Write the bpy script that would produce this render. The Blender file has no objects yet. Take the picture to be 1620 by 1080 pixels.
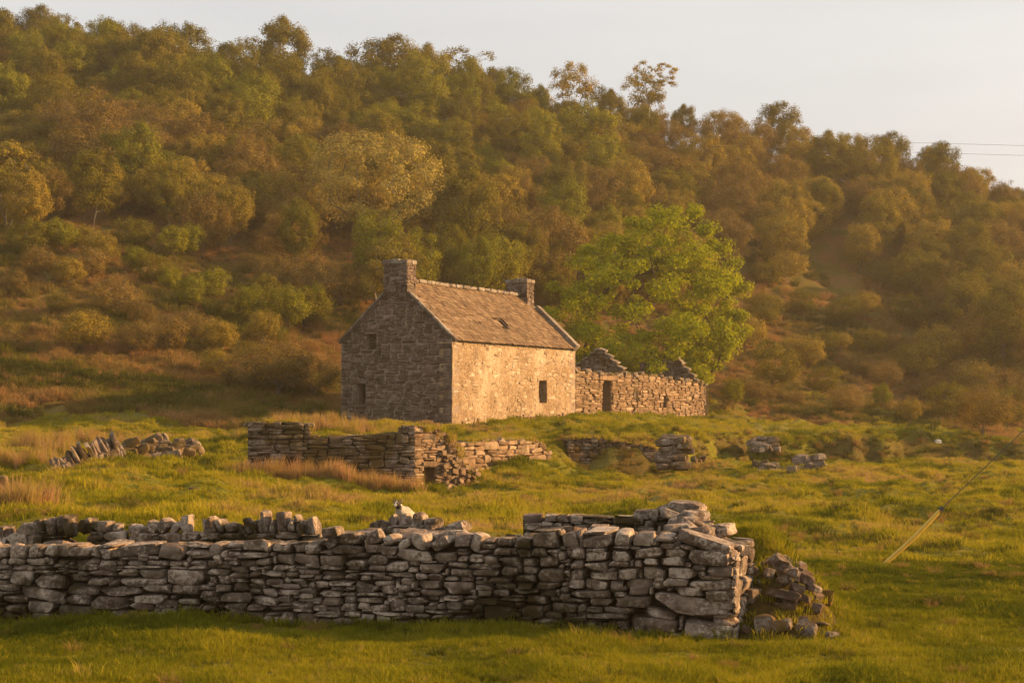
import bpy, bmesh, math, random
import numpy as np
from mathutils import Vector, Matrix, Euler
R = math.radians
scene = bpy.context.scene
col = scene.collection

# ------------------------------------------------------------ camera, sky, sun, exposure
F = 2700.0            # focal length in photo pixels (60 mm on 36 mm film)
CZ = 2.3              # eye height
HY = 650.0            # photo row of the horizon
cam_d = bpy.data.cameras.new('camera')
cam = bpy.data.objects.new('camera', cam_d); col.objects.link(cam)
cam.location = (0, 0, CZ); cam.rotation_euler = (R(90), 0, 0)
cam_d.sensor_width = 36; cam_d.lens = 60; cam_d.shift_y = (HY - 540) / 1620.0
cam_d.clip_start = 0.1; cam_d.clip_end = 2000
scene.camera = cam

SUN_EL, SUN_AZ = 18.0, 82.0      # degrees; azimuth clockwise from the view direction
world = bpy.data.worlds.new('World'); scene.world = world; world.use_nodes = True
wn = world.node_tree; wn.nodes.clear()
w_out = wn.nodes.new('ShaderNodeOutputWorld'); w_bg = wn.nodes.new('ShaderNodeBackground')
w_sky = wn.nodes.new('ShaderNodeTexSky'); w_hsv = wn.nodes.new('ShaderNodeHueSaturation')
w_sky.sky_type = 'NISHITA'; w_sky.sun_disc = False
w_sky.sun_elevation = R(SUN_EL); w_sky.sun_rotation = R(SUN_AZ)
w_sky.air_density = 1.0; w_sky.dust_density = 4.0; w_sky.ozone_density = 1.0
w_hsv.inputs['Saturation'].default_value = 0.35
wn.links.new(w_sky.outputs[0], w_hsv.inputs['Color'])
w_mix = wn.nodes.new('ShaderNodeMix'); w_mix.data_type = 'RGBA'; w_mix.inputs[0].default_value = 0.75      # thin even veil of high cloud
w_mix.inputs[7].default_value = (3.9, 3.85, 3.75, 1)
w_tc = wn.nodes.new('ShaderNodeTexCoord'); w_mp = wn.nodes.new('ShaderNodeMapping'); w_mp.inputs['Scale'].default_value = (1.2, 1.2, 7.0)
w_no = wn.nodes.new('ShaderNodeTexNoise'); w_no.inputs['Scale'].default_value = 2.4; w_no.inputs['Detail'].default_value = 5
w_cr = wn.nodes.new('ShaderNodeValToRGB'); w_cr.color_ramp.elements[0].position = 0.3; w_cr.color_ramp.elements[0].color = (3.50, 3.58, 3.62, 1); w_cr.color_ramp.elements[1].position = 0.7; w_cr.color_ramp.elements[1].color = (4.15, 4.18, 4.12, 1)
wn.links.new(w_tc.outputs['Generated'], w_mp.inputs[0]); wn.links.new(w_mp.outputs[0], w_no.inputs['Vector']); wn.links.new(w_no.outputs[0], w_cr.inputs[0]); wn.links.new(w_cr.outputs[0], w_mix.inputs[7])
wn.links.new(w_hsv.outputs[0], w_mix.inputs[6]); wn.links.new(w_mix.outputs[2], w_bg.inputs['Color'])
wn.links.new(w_bg.outputs[0], w_out.inputs['Surface'])
w_bg.inputs['Strength'].default_value = 0.10

sun_d = bpy.data.lights.new('sun', 'SUN'); sun = bpy.data.objects.new('sun', sun_d); col.objects.link(sun)
sun_d.energy = 5.0; sun_d.angle = R(0.6); sun_d.color = (1.0, 0.58, 0.215)
sdir = Vector((math.sin(R(SUN_AZ)) * math.cos(R(SUN_EL)), math.cos(R(SUN_AZ)) * math.cos(R(SUN_EL)), math.sin(R(SUN_EL))))
sun.rotation_euler = sdir.to_track_quat('Z', 'Y').to_euler()
sun.location = sdir * 300

vs = scene.view_settings
vs.view_transform = 'Standard'; vs.look = 'None'; vs.exposure = 1.08; vs.gamma = 1.0
scene.cycles.use_denoising = True
scene.cycles.max_bounces = 6; scene.cycles.diffuse_bounces = 3; scene.cycles.transmission_bounces = 3
scene.cycles.volume_bounces = 1; scene.cycles.transparent_max_bounces = 6

# ------------------------------------------------------------ small helpers
def P(x, y, D):
    """photo pixel + distance -> point in the place"""
    return Vector(((x - 810) / F * D, D, CZ + (HY - y) / F * D))

def tag(o, label=None, cat=None, group=None, kind=None):
    if label: o['label'] = label
    if cat: o['category'] = cat
    if group: o['group'] = group
    if kind: o['kind'] = kind
    return o

def empty(name, loc, label=None, cat=None, group=None, rz=0.0, scale=1.0):
    o = bpy.data.objects.new(name, None); col.objects.link(o)
    o.location = loc; o.rotation_euler = (0, 0, rz); o.scale = (scale,) * 3
    o.empty_display_size = 0.3
    return tag(o, label, cat, group)

def link(name, mesh, mat=None, parent=None, M=None, world_space=True):
    o = bpy.data.objects.new(name, mesh); col.objects.link(o)
    if mat is not None and len(mesh.materials) == 0: mesh.materials.append(mat)
    if M is not None: o.matrix_basis = M
    if parent is not None:
        o.parent = parent
        if world_space:
            o.matrix_parent_inverse = parent_world(parent).inverted()
    return o

def parent_world(o):
    m = o.matrix_basis.copy()
    if o.parent: m = parent_world(o.parent) @ o.matrix_parent_inverse @ m
    return m

def np_mesh(name, verts, faces, mat=None, smooth=True):
    """verts (n,3); faces (m,k) array with k fixed"""
    verts = np.asarray(verts, dtype=np.float32); faces = np.asarray(faces, dtype=np.int32)
    m = bpy.data.meshes.new(name)
    k = faces.shape[1]
    m.vertices.add(len(verts)); m.vertices.foreach_set('co', verts.ravel())
    m.loops.add(faces.size); m.loops.foreach_set('vertex_index', faces.ravel())
    m.polygons.add(len(faces))
    m.polygons.foreach_set('loop_start', np.arange(0, faces.size, k, dtype=np.int32))
    m.polygons.foreach_set('loop_total', np.full(len(faces), k, dtype=np.int32))
    m.polygons.foreach_set('use_smooth', np.full(len(faces), smooth))
    m.update(calc_edges=True)
    if mat is not None: m.materials.append(mat)
    return m

def hash2(ix, iy, seed):
    n = (ix * 374761393 + iy * 668265263 + seed * 1442695041) & 0xFFFFFFFF
    n = ((n ^ (n >> 13)) * 1274126177) & 0xFFFFFFFF
    return ((n ^ (n >> 16)) & 0xFFFFFF) / float(0xFFFFFF)

def vnoise(x, y, seed=0):
    x = np.asarray(x, float); y = np.asarray(y, float)
    ix = np.floor(x).astype(np.int64); iy = np.floor(y).astype(np.int64)
    fx = x - ix; fy = y - iy
    fx = fx * fx * (3 - 2 * fx); fy = fy * fy * (3 - 2 * fy)
    a = hash2(ix, iy, seed); b = hash2(ix + 1, iy, seed); c = hash2(ix, iy + 1, seed); d = hash2(ix + 1, iy + 1, seed)
    return (a * (1 - fx) + b * fx) * (1 - fy) + (c * (1 - fx) + d * fx) * fy

def fbm(x, y, seed=0, octv=4):
    s = 0; a = 0.5; t = 0
    x = np.asarray(x, float); y = np.asarray(y, float)
    for i in range(octv):
        s = s + a * vnoise(x, y, seed + i * 17); t += a; a *= 0.5
        x = x * 2.03 + 11.3; y = y * 2.03 + 5.7
    return s / t      # 0..1

# ------------------------------------------------------------ materials
def new_mat(name):
    m = bpy.data.materials.new(name); m.use_nodes = True
    nt = m.node_tree; nt.nodes.clear()
    return m, nt, nt.nodes, nt.links

def N(nodes, typ, **kw):
    n = nodes.new(typ)
    for k, v in kw.items():
        if k in n.inputs: n.inputs[k].default_value = v
        else: setattr(n, k, v)
    return n

def ramp(nodes, stops, interp='LINEAR'):
    r = nodes.new('ShaderNodeValToRGB'); e = r.color_ramp.elements
    r.color_ramp.interpolation = interp
    while len(e) < len(stops): e.new(0.5)
    for el, (p, c) in zip(e, stops):
        el.position = p; el.color = (c[0], c[1], c[2], 1) if not isinstance(c, (int, float)) else (c, c, c, 1)
    return r

def mixc(nodes, links, fac, a, b, mode='MIX'):
    m = nodes.new('ShaderNodeMix'); m.data_type = 'RGBA'; m.blend_type = mode
    for sock, v in ((m.inputs[0], fac), (m.inputs[6], a), (m.inputs[7], b)):
        if hasattr(v, 'links') or hasattr(v, 'is_linked'): links.new(v, sock)
        elif isinstance(v, (int, float)): sock.default_value = v
        else: sock.default_value = (v[0], v[1], v[2], 1)
    return m.outputs[2]

def math_n(nodes, links, op, a, b=0.0, clamp=False):
    m = nodes.new('ShaderNodeMath'); m.operation = op; m.use_clamp = clamp
    for i, v in enumerate((a, b)):
        if isinstance(v, (int, float)): m.inputs[i].default_value = v
        else: links.new(v, m.inputs[i])
    return m.outputs[0]

def stone_mat(name, cols, lichen=(0.42, 0.38, 0.32), lich_amt=0.5, moss=(0.035, 0.026, 0.010), moss_amt=0.4, fine=1.0, bump=0.6, moss_scale=0.9, stain=0.55):
    m, nt, n, l = new_mat(name)
    out = n.new('ShaderNodeOutputMaterial'); b = N(n, 'ShaderNodeBsdfPrincipled', Roughness=0.92)
    b.inputs['Specular IOR Level'].default_value = 0.15
    geo = n.new('ShaderNodeNewGeometry'); oi = n.new('ShaderNodeObjectInfo')
    rnd = math_n(n, l, 'FRACT', math_n(n, l, 'ADD', oi.outputs['Random'], geo.outputs['Random Per Island']))
    cr = ramp(n, [(i / (len(cols) - 1), c) for i, c in enumerate(cols)]); l.new(rnd, cr.inputs[0])
    pos = geo.outputs['Position']
    off = n.new('ShaderNodeVectorMath'); off.operation = 'ADD'
    sc = n.new('ShaderNodeVectorMath'); sc.operation = 'SCALE'; sc.inputs[0].default_value = (7.3, 3.1, 5.9); l.new(rnd, sc.inputs['Scale'])
    l.new(pos, off.inputs[0]); l.new(sc.outputs[0], off.inputs[1])
    def noise(scale, detail=5, rough=0.6, src=off.outputs[0]):
        t = N(n, 'ShaderNodeTexNoise', Scale=scale * fine, Detail=detail, Roughness=rough); l.new(src, t.inputs['Vector']); return t.outputs[0]
    n1 = noise(6); n2 = noise(22, 6, 0.7); n3 = noise(2.2, 3)
    shade = ramp(n, [(0.3, 0.55), (0.7, 1.3)]); l.new(n1, shade.inputs[0])
    c = mixc(n, l, 1.0, cr.outputs[0], shade.outputs[0], 'MULTIPLY')
    # brown iron stain
    st = ramp(n, [(0.48, 0.0), (0.62, 1.0)]); l.new(noise(4.0, 5, 0.65), st.inputs[0])
    c = mixc(n, l, math_n(n, l, 'MULTIPLY', st.outputs[0], stain), c, (0.085, 0.048, 0.028))
    # lichen: pale crusty blotches
    lv = ramp(n, [(0.52, 0.0), (0.60, 1.0)]); l.new(math_n(n, l, 'ADD', math_n(n, l, 'MULTIPLY', n2, 0.55), math_n(n, l, 'MULTIPLY', n3, 0.5)), lv.inputs[0])
    c = mixc(n, l, math_n(n, l, 'MULTIPLY', lv.outputs[0], lich_amt), c, lichen)
    # dark specks
    sp = ramp(n, [(0.30, 1.0), (0.40, 0.0)]); l.new(n2, sp.inputs[0])
    c = mixc(n, l, math_n(n, l, 'MULTIPLY', sp.outputs[0], 0.6), c, (0.03, 0.022, 0.016))
    # moss, grows over several stones at once
    mm = ramp(n, [(0.50, 0.0), (0.60, 1.0)])
    mn = math_n(n, l, 'ADD', math_n(n, l, 'MULTIPLY', noise(moss_scale / fine, 3, 0.5, pos), 0.72), math_n(n, l, 'MULTIPLY', noise(7 / fine, 4, 0.6, pos), 0.3))
    l.new(mn, mm.inputs[0])
    mossc = mixc(n, l, n1, moss, tuple(v * 2.0 for v in moss))
    c = mixc(n, l, math_n(n, l, 'MULTIPLY', mm.outputs[0], moss_amt), c, mossc)
    l.new(c, b.inputs['Base Color'])
    bp = N(n, 'ShaderNodeBump', Strength=bump, Distance=0.03)
    l.new(math_n(n, l, 'ADD', math_n(n, l, 'MULTIPLY', n1, 1.0), math_n(n, l, 'MULTIPLY', n2, 0.5)), bp.inputs['Height'])
    l.new(bp.outputs[0], b.inputs['Normal']); l.new(b.outputs[0], out.inputs[0])
    return m

def plain_mat(name, c1, c2, scale=5.0, rough=0.85, bump=0.3, bdist=0.02, spec=0.2):
    m, nt, n, l = new_mat(name)
    out = n.new('ShaderNodeOutputMaterial'); b = N(n, 'ShaderNodeBsdfPrincipled', Roughness=rough)
    b.inputs['Specular IOR Level'].default_value = spec
    geo = n.new('ShaderNodeNewGeometry')
    t = N(n, 'ShaderNodeTexNoise', Scale=scale, Detail=6, Roughness=0.65); l.new(geo.outputs['Position'], t.inputs['Vector'])
    r = ramp(n, [(0.3, c1), (0.7, c2)]); l.new(t.outputs[0], r.inputs[0]); l.new(r.outputs[0], b.inputs['Base Color'])
    if bump:
        bp = N(n, 'ShaderNodeBump', Strength=bump, Distance=bdist); l.new(t.outputs[0], bp.inputs['Height']); l.new(bp.outputs[0], b.inputs['Normal'])
    l.new(b.outputs[0], out.inputs[0]); return m

def leaf_mat(name, stops, transl=0.28, var=0.28):
    """stops: colours picked by the random of the whole tree; leaves vary a little around it"""
    m, nt, n, l = new_mat(name)
    out = n.new('ShaderNodeOutputMaterial')
    oi = n.new('ShaderNodeObjectInfo'); geo = n.new('ShaderNodeNewGeometry')
    cr = ramp(n, [(i / max(1, len(stops) - 1), c) for i, c in enumerate(stops)]); l.new(oi.outputs['Random'], cr.inputs[0])
    sh = ramp(n, [(0.0, 1 - var), (1.0, 1 + var)]); l.new(geo.outputs['Random Per Island'], sh.inputs[0])
    c = mixc(n, l, 1.0, cr.outputs[0], sh.outputs[0], 'MULTIPLY')
    d = N(n, 'ShaderNodeBsdfDiffuse'); t = N(n, 'ShaderNodeBsdfTranslucent'); mx = N(n, 'ShaderNodeMixShader', Fac=transl)
    l.new(c, d.inputs['Color']); l.new(mixc(n, l, 1.0, c, (1.25, 1.15, 0.6), 'MULTIPLY'), t.inputs['Color'])
    l.new(d.outputs[0], mx.inputs[1]); l.new(t.outputs[0], mx.inputs[2]); l.new(mx.outputs[0], out.inputs[0])
    return m

def blade_mat(name, stops, transl=0.4):
    m, nt, n, l = new_mat(name)
    out = n.new('ShaderNodeOutputMaterial')
    at = n.new('ShaderNodeAttribute'); at.attribute_type = 'INSTANCER'; at.attribute_name = 'tint'
    geo = n.new('ShaderNodeNewGeometry')
    cr = ramp(n, stops)
    v = math_n(n, l, 'ADD', at.outputs['Fac'], math_n(n, l, 'MULTIPLY', math_n(n, l, 'SUBTRACT', geo.outputs['Random Per Island'], 0.5), 0.22))
    l.new(v, cr.inputs[0])
    d = N(n, 'ShaderNodeBsdfDiffuse'); t = N(n, 'ShaderNodeBsdfTranslucent'); mx = N(n, 'ShaderNodeMixShader', Fac=transl)
    l.new(cr.outputs[0], d.inputs['Color']); l.new(cr.outputs[0], t.inputs['Color'])
    l.new(d.outputs[0], mx.inputs[1]); l.new(t.outputs[0], mx.inputs[2]); l.new(mx.outputs[0], out.inputs[0])
    return m

GRASS = [(0.0, (0.062, 0.078, 0.007)), (0.25, (0.20, 0.19, 0.011)), (0.5, (0.36, 0.29, 0.02)), (0.72, (0.36, 0.25, 0.065)), (1.0, (0.42, 0.235, 0.11))]
M_fold = stone_mat('drystone', [(0.12, 0.084, 0.060), (0.24, 0.18, 0.135), (0.16, 0.112, 0.082), (0.31, 0.24, 0.182)], lichen=(0.50, 0.40, 0.31), lich_amt=0.75, moss_amt=1.0, moss=(0.030, 0.020, 0.007), bump=0.9, stain=0.75)
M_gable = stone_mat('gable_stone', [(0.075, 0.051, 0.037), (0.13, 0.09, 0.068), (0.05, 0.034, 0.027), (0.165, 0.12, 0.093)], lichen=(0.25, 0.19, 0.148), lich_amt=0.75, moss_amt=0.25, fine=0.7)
M_byre = stone_mat('byre_stone', [(0.20, 0.12, 0.065), (0.30, 0.195, 0.115), (0.15, 0.09, 0.05), (0.37, 0.26, 0.165)], lichen=(0.40, 0.31, 0.2), lich_amt=0.3, moss_amt=0.3, fine=0.5)
M_ruin = stone_mat('ruin_stone', [(0.09, 0.064, 0.045), (0.18, 0.132, 0.096), (0.12, 0.083, 0.057), (0.24, 0.185, 0.138)], lichen=(0.40, 0.33, 0.26), lich_amt=0.5, moss_amt=0.9, moss=(0.06, 0.038, 0.010), fine=0.6)
M_slate = stone_mat('roof_slate', [(0.125, 0.076, 0.040), (0.185, 0.115, 0.062), (0.095, 0.056, 0.031), (0.22, 0.145, 0.085)], lichen=(0.33, 0.235, 0.13), lich_amt=0.4, moss_amt=0.15, fine=0.6, bump=0.3, stain=0.3)
M_skew = stone_mat('skew_stone', [(0.18, 0.14, 0.10), (0.25, 0.20, 0.15), (0.15, 0.115, 0.085)], lich_amt=0.5, moss_amt=0.25, fine=0.6)
M_core = plain_mat('wall_core_earth', (0.022, 0.016, 0.010), (0.06, 0.042, 0.026), 7.0, 0.98, 0.6, 0.03, 0.05)
M_mortar = plain_mat('lime_mortar', (0.19, 0.14, 0.105), (0.30, 0.228, 0.175), 6.0, 0.95, 0.5, 0.02, 0.05)
M_byremortar = plain_mat('byre_earth_mortar', (0.10, 0.062, 0.036), (0.20, 0.13, 0.08), 6.0, 0.95, 0.6, 0.03, 0.05)
M_dark = plain_mat('interior_shade', (0.012, 0.009, 0.007), (0.03, 0.022, 0.016), 3.0, 0.95, 0.0)  # near-black colour standing in for the shade inside openings
M_wood = plain_mat('weathered_wood', (0.07, 0.045, 0.03), (0.12, 0.08, 0.055), 9.0, 0.85, 0.3, 0.01)
M_bark = plain_mat('bark', (0.045, 0.032, 0.022), (0.11, 0.08, 0.055), 4.0, 0.9, 0.6, 0.04, 0.1)
M_birchbark = plain_mat('grey_bark', (0.08, 0.065, 0.05), (0.19, 0.16, 0.13), 4.0, 0.9, 0.5, 0.03, 0.1)

# ------------------------------------------------------------ terrain
GP = []
for D_ in (-40, -10, 5, 12):
    for x_ in (-60, -25, 0, 25, 60): GP.append((x_, D_, 0.0))
def gp(*pts):
    for (x, y, D) in pts:
        p = P(x, y, D); GP.append((p.x, p.y, p.z))
gp((0, 1080, 14.4), (810, 1080, 14.4), (1620, 1080, 14.4), (0, 990, 19.2), (500, 992, 18.3), (1160, 1017, 17.0), (1500, 1000, 17.7), (1900, 1000, 17.7))
for x_, D_, z_ in ((-6, 23, .22), (0, 23, .1), (5, 24, .02), (9, 25, 0), (14, 25, 0), (-14, 23, .3)): GP.append((x_, D_, z_))
gp((0, 795, 32), (150, 800, 32), (300, 795, 33.5), (450, 805, 33), (600, 806, 37), (800, 830, 34.5), (1100, 830, 34.5), (1400, 830, 34.5), (1700, 830, 34.5))
gp((90, 748, 41.5), (150, 738, 42.5), (190, 733, 43.5), (250, 728, 51), (330, 745, 50), (60, 785, 36), (0, 760, 42), (-150, 740, 42),
   (395, 757, 47.6), (500, 768, 47.8), (655, 778, 48.0), (745, 772, 49), (850, 775, 48), (1000, 775, 49), (1300, 772, 50), (1600, 775, 49), (1900, 775, 49))
gp((725, 755, 51.8), (880, 736, 57.5), (800, 710, 58.5), (900, 690, 66), (760, 690, 64), (1000, 690, 68), (1000, 738, 61), (920, 738, 59), (1100, 690, 71), (1100, 743, 61),
   (1200, 690, 75), (1200, 748, 60), (1350, 688, 77), (1330, 745, 62), (1450, 692, 78), (1450, 748, 62), (1550, 705, 77), (1550, 750, 62), (1650, 715, 77), (1700, 755, 62), (1900, 740, 76))
gp((530, 683, 59), (470, 684, 58), (620, 688, 60), (100, 690, 65), (300, 692, 65), (0, 690, 65), (-150, 680, 65), (400, 688, 64))
gp((533, 672, 73.5), (715, 677, 71), (640, 674, 71), (910, 659, 81.7), (810, 667, 76), (1000, 660, 89), (1115, 666, 97), (1200, 663, 98), (1350, 676, 93), (1500, 695, 88), (1650, 718, 84), (1900, 730, 84))
gp((50, 640, 75), (300, 642, 77), (480, 642, 80), (-150, 630, 75), (50, 560, 84), (0, 500, 91), (-100, 430, 99), (0, 420, 100), (150, 480, 94), (300, 520, 92), (300, 440, 103), (430, 450, 106), (520, 500, 102), (430, 560, 89),
   (600, 560, 100), (750, 560, 108), (950, 600, 112), (1100, 620, 112), (1250, 640, 111), (1400, 640, 114), (1250, 560, 127), (1300, 480, 140), (1450, 650, 116), (1450, 520, 140), (1600, 695, 110), (1600, 610, 127), (1600, 450, 152), (1900, 600, 130), (1900, 480, 160),
   (1000, 450, 132), (1000, 300, 156), (700, 420, 124), (700, 300, 149), (300, 330, 128), (100, 330, 124), (500, 330, 134), (1300, 380, 156), (-200, 330, 136))
SKY = [(-300, 100), (0, 112), (100, 118), (400, 168), (560, 185), (700, 192), (900, 215), (1100, 240), (1300, 280), (1450, 315), (1620, 358), (1950, 440)]
for i_, (x_, y_) in enumerate(SKY):
    D_ = 168 + 10 * max(0, min(1, x_ / 1620)); gp((x_, y_, D_))
    p_ = P(x_, y_, D_)
    GP.append((p_.x * 1.1, 195, p_.z + 1.0)); GP.append((p_.x * 1.5, 280, p_.z + 1)); GP.append((p_.x * 2.5, 480, p_.z))
GPA = np.array(GP)
def tps(r2): return 0.5 * r2 * np.log(r2 + 1e-9)
# work in a warped plan so that near points and far points weigh alike
def warp(x, y):
    q = np.maximum(np.asarray(y, float), 8.0)
    return np.asarray(x, float) / (q * 0.30 + 6.0) * 3.0, np.log(np.maximum(np.asarray(y, float) + 55, 5)) * 6.0
_wx, _wy = warp(GPA[:, 0], GPA[:, 1]); _n = len(GPA)
_K = tps((_wx[:, None] - _wx[None]) ** 2 + (_wy[:, None] - _wy[None]) ** 2) + np.eye(_n) * 0.002
_Pm = np.c_[np.ones(_n), _wx, _wy]
_A = np.block([[_K, _Pm], [_Pm.T, np.zeros((3, 3))]])
_w = np.linalg.solve(_A, np.r_[GPA[:, 2], 0, 0, 0])
def H0(x, y):
    x = np.atleast_1d(np.asarray(x, float)); y = np.atleast_1d(np.asarray(y, float)); sh = x.shape
    x = x.ravel(); y = y.ravel(); out = np.empty(len(x))
    for i in range(0, len(x), 20000):
        a, b = warp(x[i:i + 20000], y[i:i + 20000])
        out[i:i + 20000] = tps((a[:, None] - _wx[None]) ** 2 + (b[:, None] - _wy[None]) ** 2) @ _w[:_n] + _w[_n] + a * _w[_n + 1] + b * _w[_n + 2]
    return out.reshape(sh)
def H(x, y):
    x = np.atleast_1d(np.asarray(x, float)); y = np.atleast_1d(np.asarray(y, float))
    h = H0(x, y)
    far = np.clip((y - 22) / 20, 0, 1)
    hill = np.clip((y - 78) / 25, 0, 1)
    # hummocks and sheep terraces
    h = h + (fbm(x / 1.7, y / 2.2, 3, 3) - 0.5) * (0.06 + 0.44 * far + 0.5 * hill) + (np.clip(fbm(x / 0.7, y / 0.9, 9, 2), .45, 1) - 0.5) * (0.09 + 0.47 * far + 0.2 * hill)
    h = h + (fbm(x / 9, y / 9, 21, 2) - 0.5) * (0.1 + 1.5 * hill)
    # broken bank below the terrace
    px = 810 + x * F / np.maximum(y, 1)
    De = np.interp(px, [850, 900, 1040, 1110, 1200, 1330, 1450, 1560, 1700, 2000], [61, 62.4, 63.4, 66, 69, 71, 72, 72.5, 73, 74]) + (fbm(px / 60.0, px * 0 + 2.0, 33, 3) - 0.5) * 3.0
    t = y - De
    A = np.clip((px - 870) / 40, 0, 1) * np.clip((2400 - px) / 300, 0, 1) * np.where(y > 30, 1, 0)
    sg = lambda q: 1 / (1 + np.exp(-np.clip(q, -30, 30)))
    h = h + A * 1.3 * (sg(t / 0.30) - sg(t / 3.2)) + A * np.exp(-(t / 3.5) ** 2) * (fbm(x / 0.9, y / 0.9, 31, 3) - 0.5) * 0.45
    # turf over the collapsed corner of the fold
    tx, ty = x - 2.82, y - 19.9; h = h + 0.88 * np.exp(-((tx + 0.18 * ty) / 0.55) ** 2 - (ty / 1.25) ** 2)
    return h
def h1(x, y): return float(H(x, y)[0])
def hit(x, y, d0=14.0, d1=230.0):
    """first ground point seen at a photo pixel"""
    D = np.arange(d0, d1, 0.4); X = (x - 810) / F * D; Z = CZ + (HY - y) / F * D
    k = np.nonzero(H(X, D) >= Z)[0]
    d = D[k[0]] if len(k) else d1
    return Vector(((x - 810) / F * d, d, h1((x - 810) / F * d, d)))

ys = np.concatenate([np.linspace(-38, 12, 18), np.arange(12.3, 30, 0.16), np.arange(30, 82, 0.26), np.arange(82, 190, 0.8), np.array([192, 196, 202, 210, 225, 250, 300, 380, 480])])
uin = np.linspace(-1, 1, 260)
uout = np.array([1.06, 1.15, 1.3, 1.5, 1.8, 2.2, 2.7])
us = np.concatenate([-uout[::-1], uin, uout])
hw = 0.335 * np.maximum(ys, 6) + 4
GX = us[None, :] * hw[:, None]; GY = np.repeat(ys[:, None], len(us), 1)
GZ = H(GX.ravel(), GY.ravel()).reshape(GX.shape)
nr, nc = GX.shape
idx = np.arange(nr * nc).reshape(nr, nc)
gf = np.stack([idx[:-1, :-1], idx[:-1, 1:], idx[1:, 1:], idx[1:, :-1]], -1).reshape(-1, 4)

# land cover: bracken and rough grass on the hill, pasture in the field
def cover(x, y):
    """0 pasture .. 1 bracken / rough hill vegetation"""
    px = 810 + x * F / np.maximum(y, 1)
    lo = np.where(px < 700, 66, 100)
    b = np.clip((y - lo + (fbm(x / 6, y / 6, 41, 3) - 0.5) * 26) / 10, 0, 1)
    return b
def dryness(x, y):
    d = fbm(x / 3.5, y / 5.0, 51, 4)
    return np.clip((d - 0.42) * 2.6, 0, 1)
M_ground, nt, n, l = new_mat('pasture_and_hillside')
out = n.new('ShaderNodeOutputMaterial'); b = N(n, 'ShaderNodeBsdfPrincipled', Roughness=0.95); b.inputs['Specular IOR Level'].default_value = 0.05
a_c = n.new('ShaderNodeAttribute'); a_c.attribute_name = 'bracken'; a_d = n.new('ShaderNodeAttribute'); a_d.attribute_name = 'dry'; a_e = n.new('ShaderNodeAttribute'); a_e.attribute_name = 'earth'
geo = n.new('ShaderNodeNewGeometry')
t1 = N(n, 'ShaderNodeTexNoise', Scale=2.5, Detail=6, Roughness=0.7); l.new(geo.outputs['Position'], t1.inputs['Vector'])
t2 = N(n, 'ShaderNodeTexNoise', Scale=14, Detail=4, Roughness=0.7); l.new(geo.outputs['Position'], t2.inputs['Vector'])
t3 = N(n, 'ShaderNodeTexNoise', Scale=0.35, Detail=5, Roughness=0.65); l.new(geo.outputs['Position'], t3.inputs['Vector'])
g1 = ramp(n, [(0.25, (0.065, 0.075, 0.008)), (0.5, (0.15, 0.14, 0.012)), (0.75, (0.24, 0.19, 0.024))]); l.new(t1.outputs[0], g1.inputs[0])
g2 = mixc(n, l, math_n(n, l, 'MULTIPLY', a_d.outputs['Fac'], 0.6), g1.outputs[0], (0.20, 0.15, 0.05))
br = ramp(n, [(0.30, (0.085, 0.085, 0.014)), (0.47, (0.13, 0.098, 0.024)), (0.62, (0.19, 0.095, 0.036)), (0.8, (0.11, 0.11, 0.018))]); l.new(t3.outputs[0], br.inputs[0])
sh = ramp(n, [(0.3, 0.6), (0.7, 1.25)]); l.new(t2.outputs[0], sh.inputs[0])
c = mixc(n, l, a_c.outputs['Fac'], g2, br.outputs[0])
c = mixc(n, l, a_e.outputs['Fac'], c, (0.085, 0.048, 0.024))
c = mixc(n, l, 1.0, c, sh.outputs[0], 'MULTIPLY'); l.new(c, b.inputs['Base Color'])
bp = N(n, 'ShaderNodeBump', Strength=0.8, Distance=0.08); l.new(math_n(n, l, 'ADD', t2.outputs[0], t1.outputs[0]), bp.inputs['Height']); l.new(bp.outputs[0], b.inputs['Normal'])
l.new(b.outputs[0], out.inputs[0])
gm = np_mesh('ground', np.stack([GX, GY, GZ], -1).reshape(-1, 3), gf, M_ground)
def add_attr(mesh, name, vals):
    a = mesh.attributes.new(name, 'FLOAT', 'POINT'); a.data.foreach_set('value', np.asarray(vals, np.float32).ravel())
fx, fy = GX.ravel(), GY.ravel()
add_attr(gm, 'bracken', cover(fx, fy)); add_attr(gm, 'dry', dryness(fx, fy))
gzx = np.gradient(GZ, axis=0) / np.maximum(np.gradient(GY, axis=0), 1e-6)
steep = 0.7 * np.clip((gzx - 0.40) * 2.0, 0, 1) * np.clip((fbm(GX / 1.4, GY / 1.4, 91, 3) - .36) * 5, 0, 1) * ((GY > 55) & (GY < 80)) * (GX > 1.5)
add_attr(gm, 'earth', steep)
tag(link('ground', gm), kind='structure')

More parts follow.
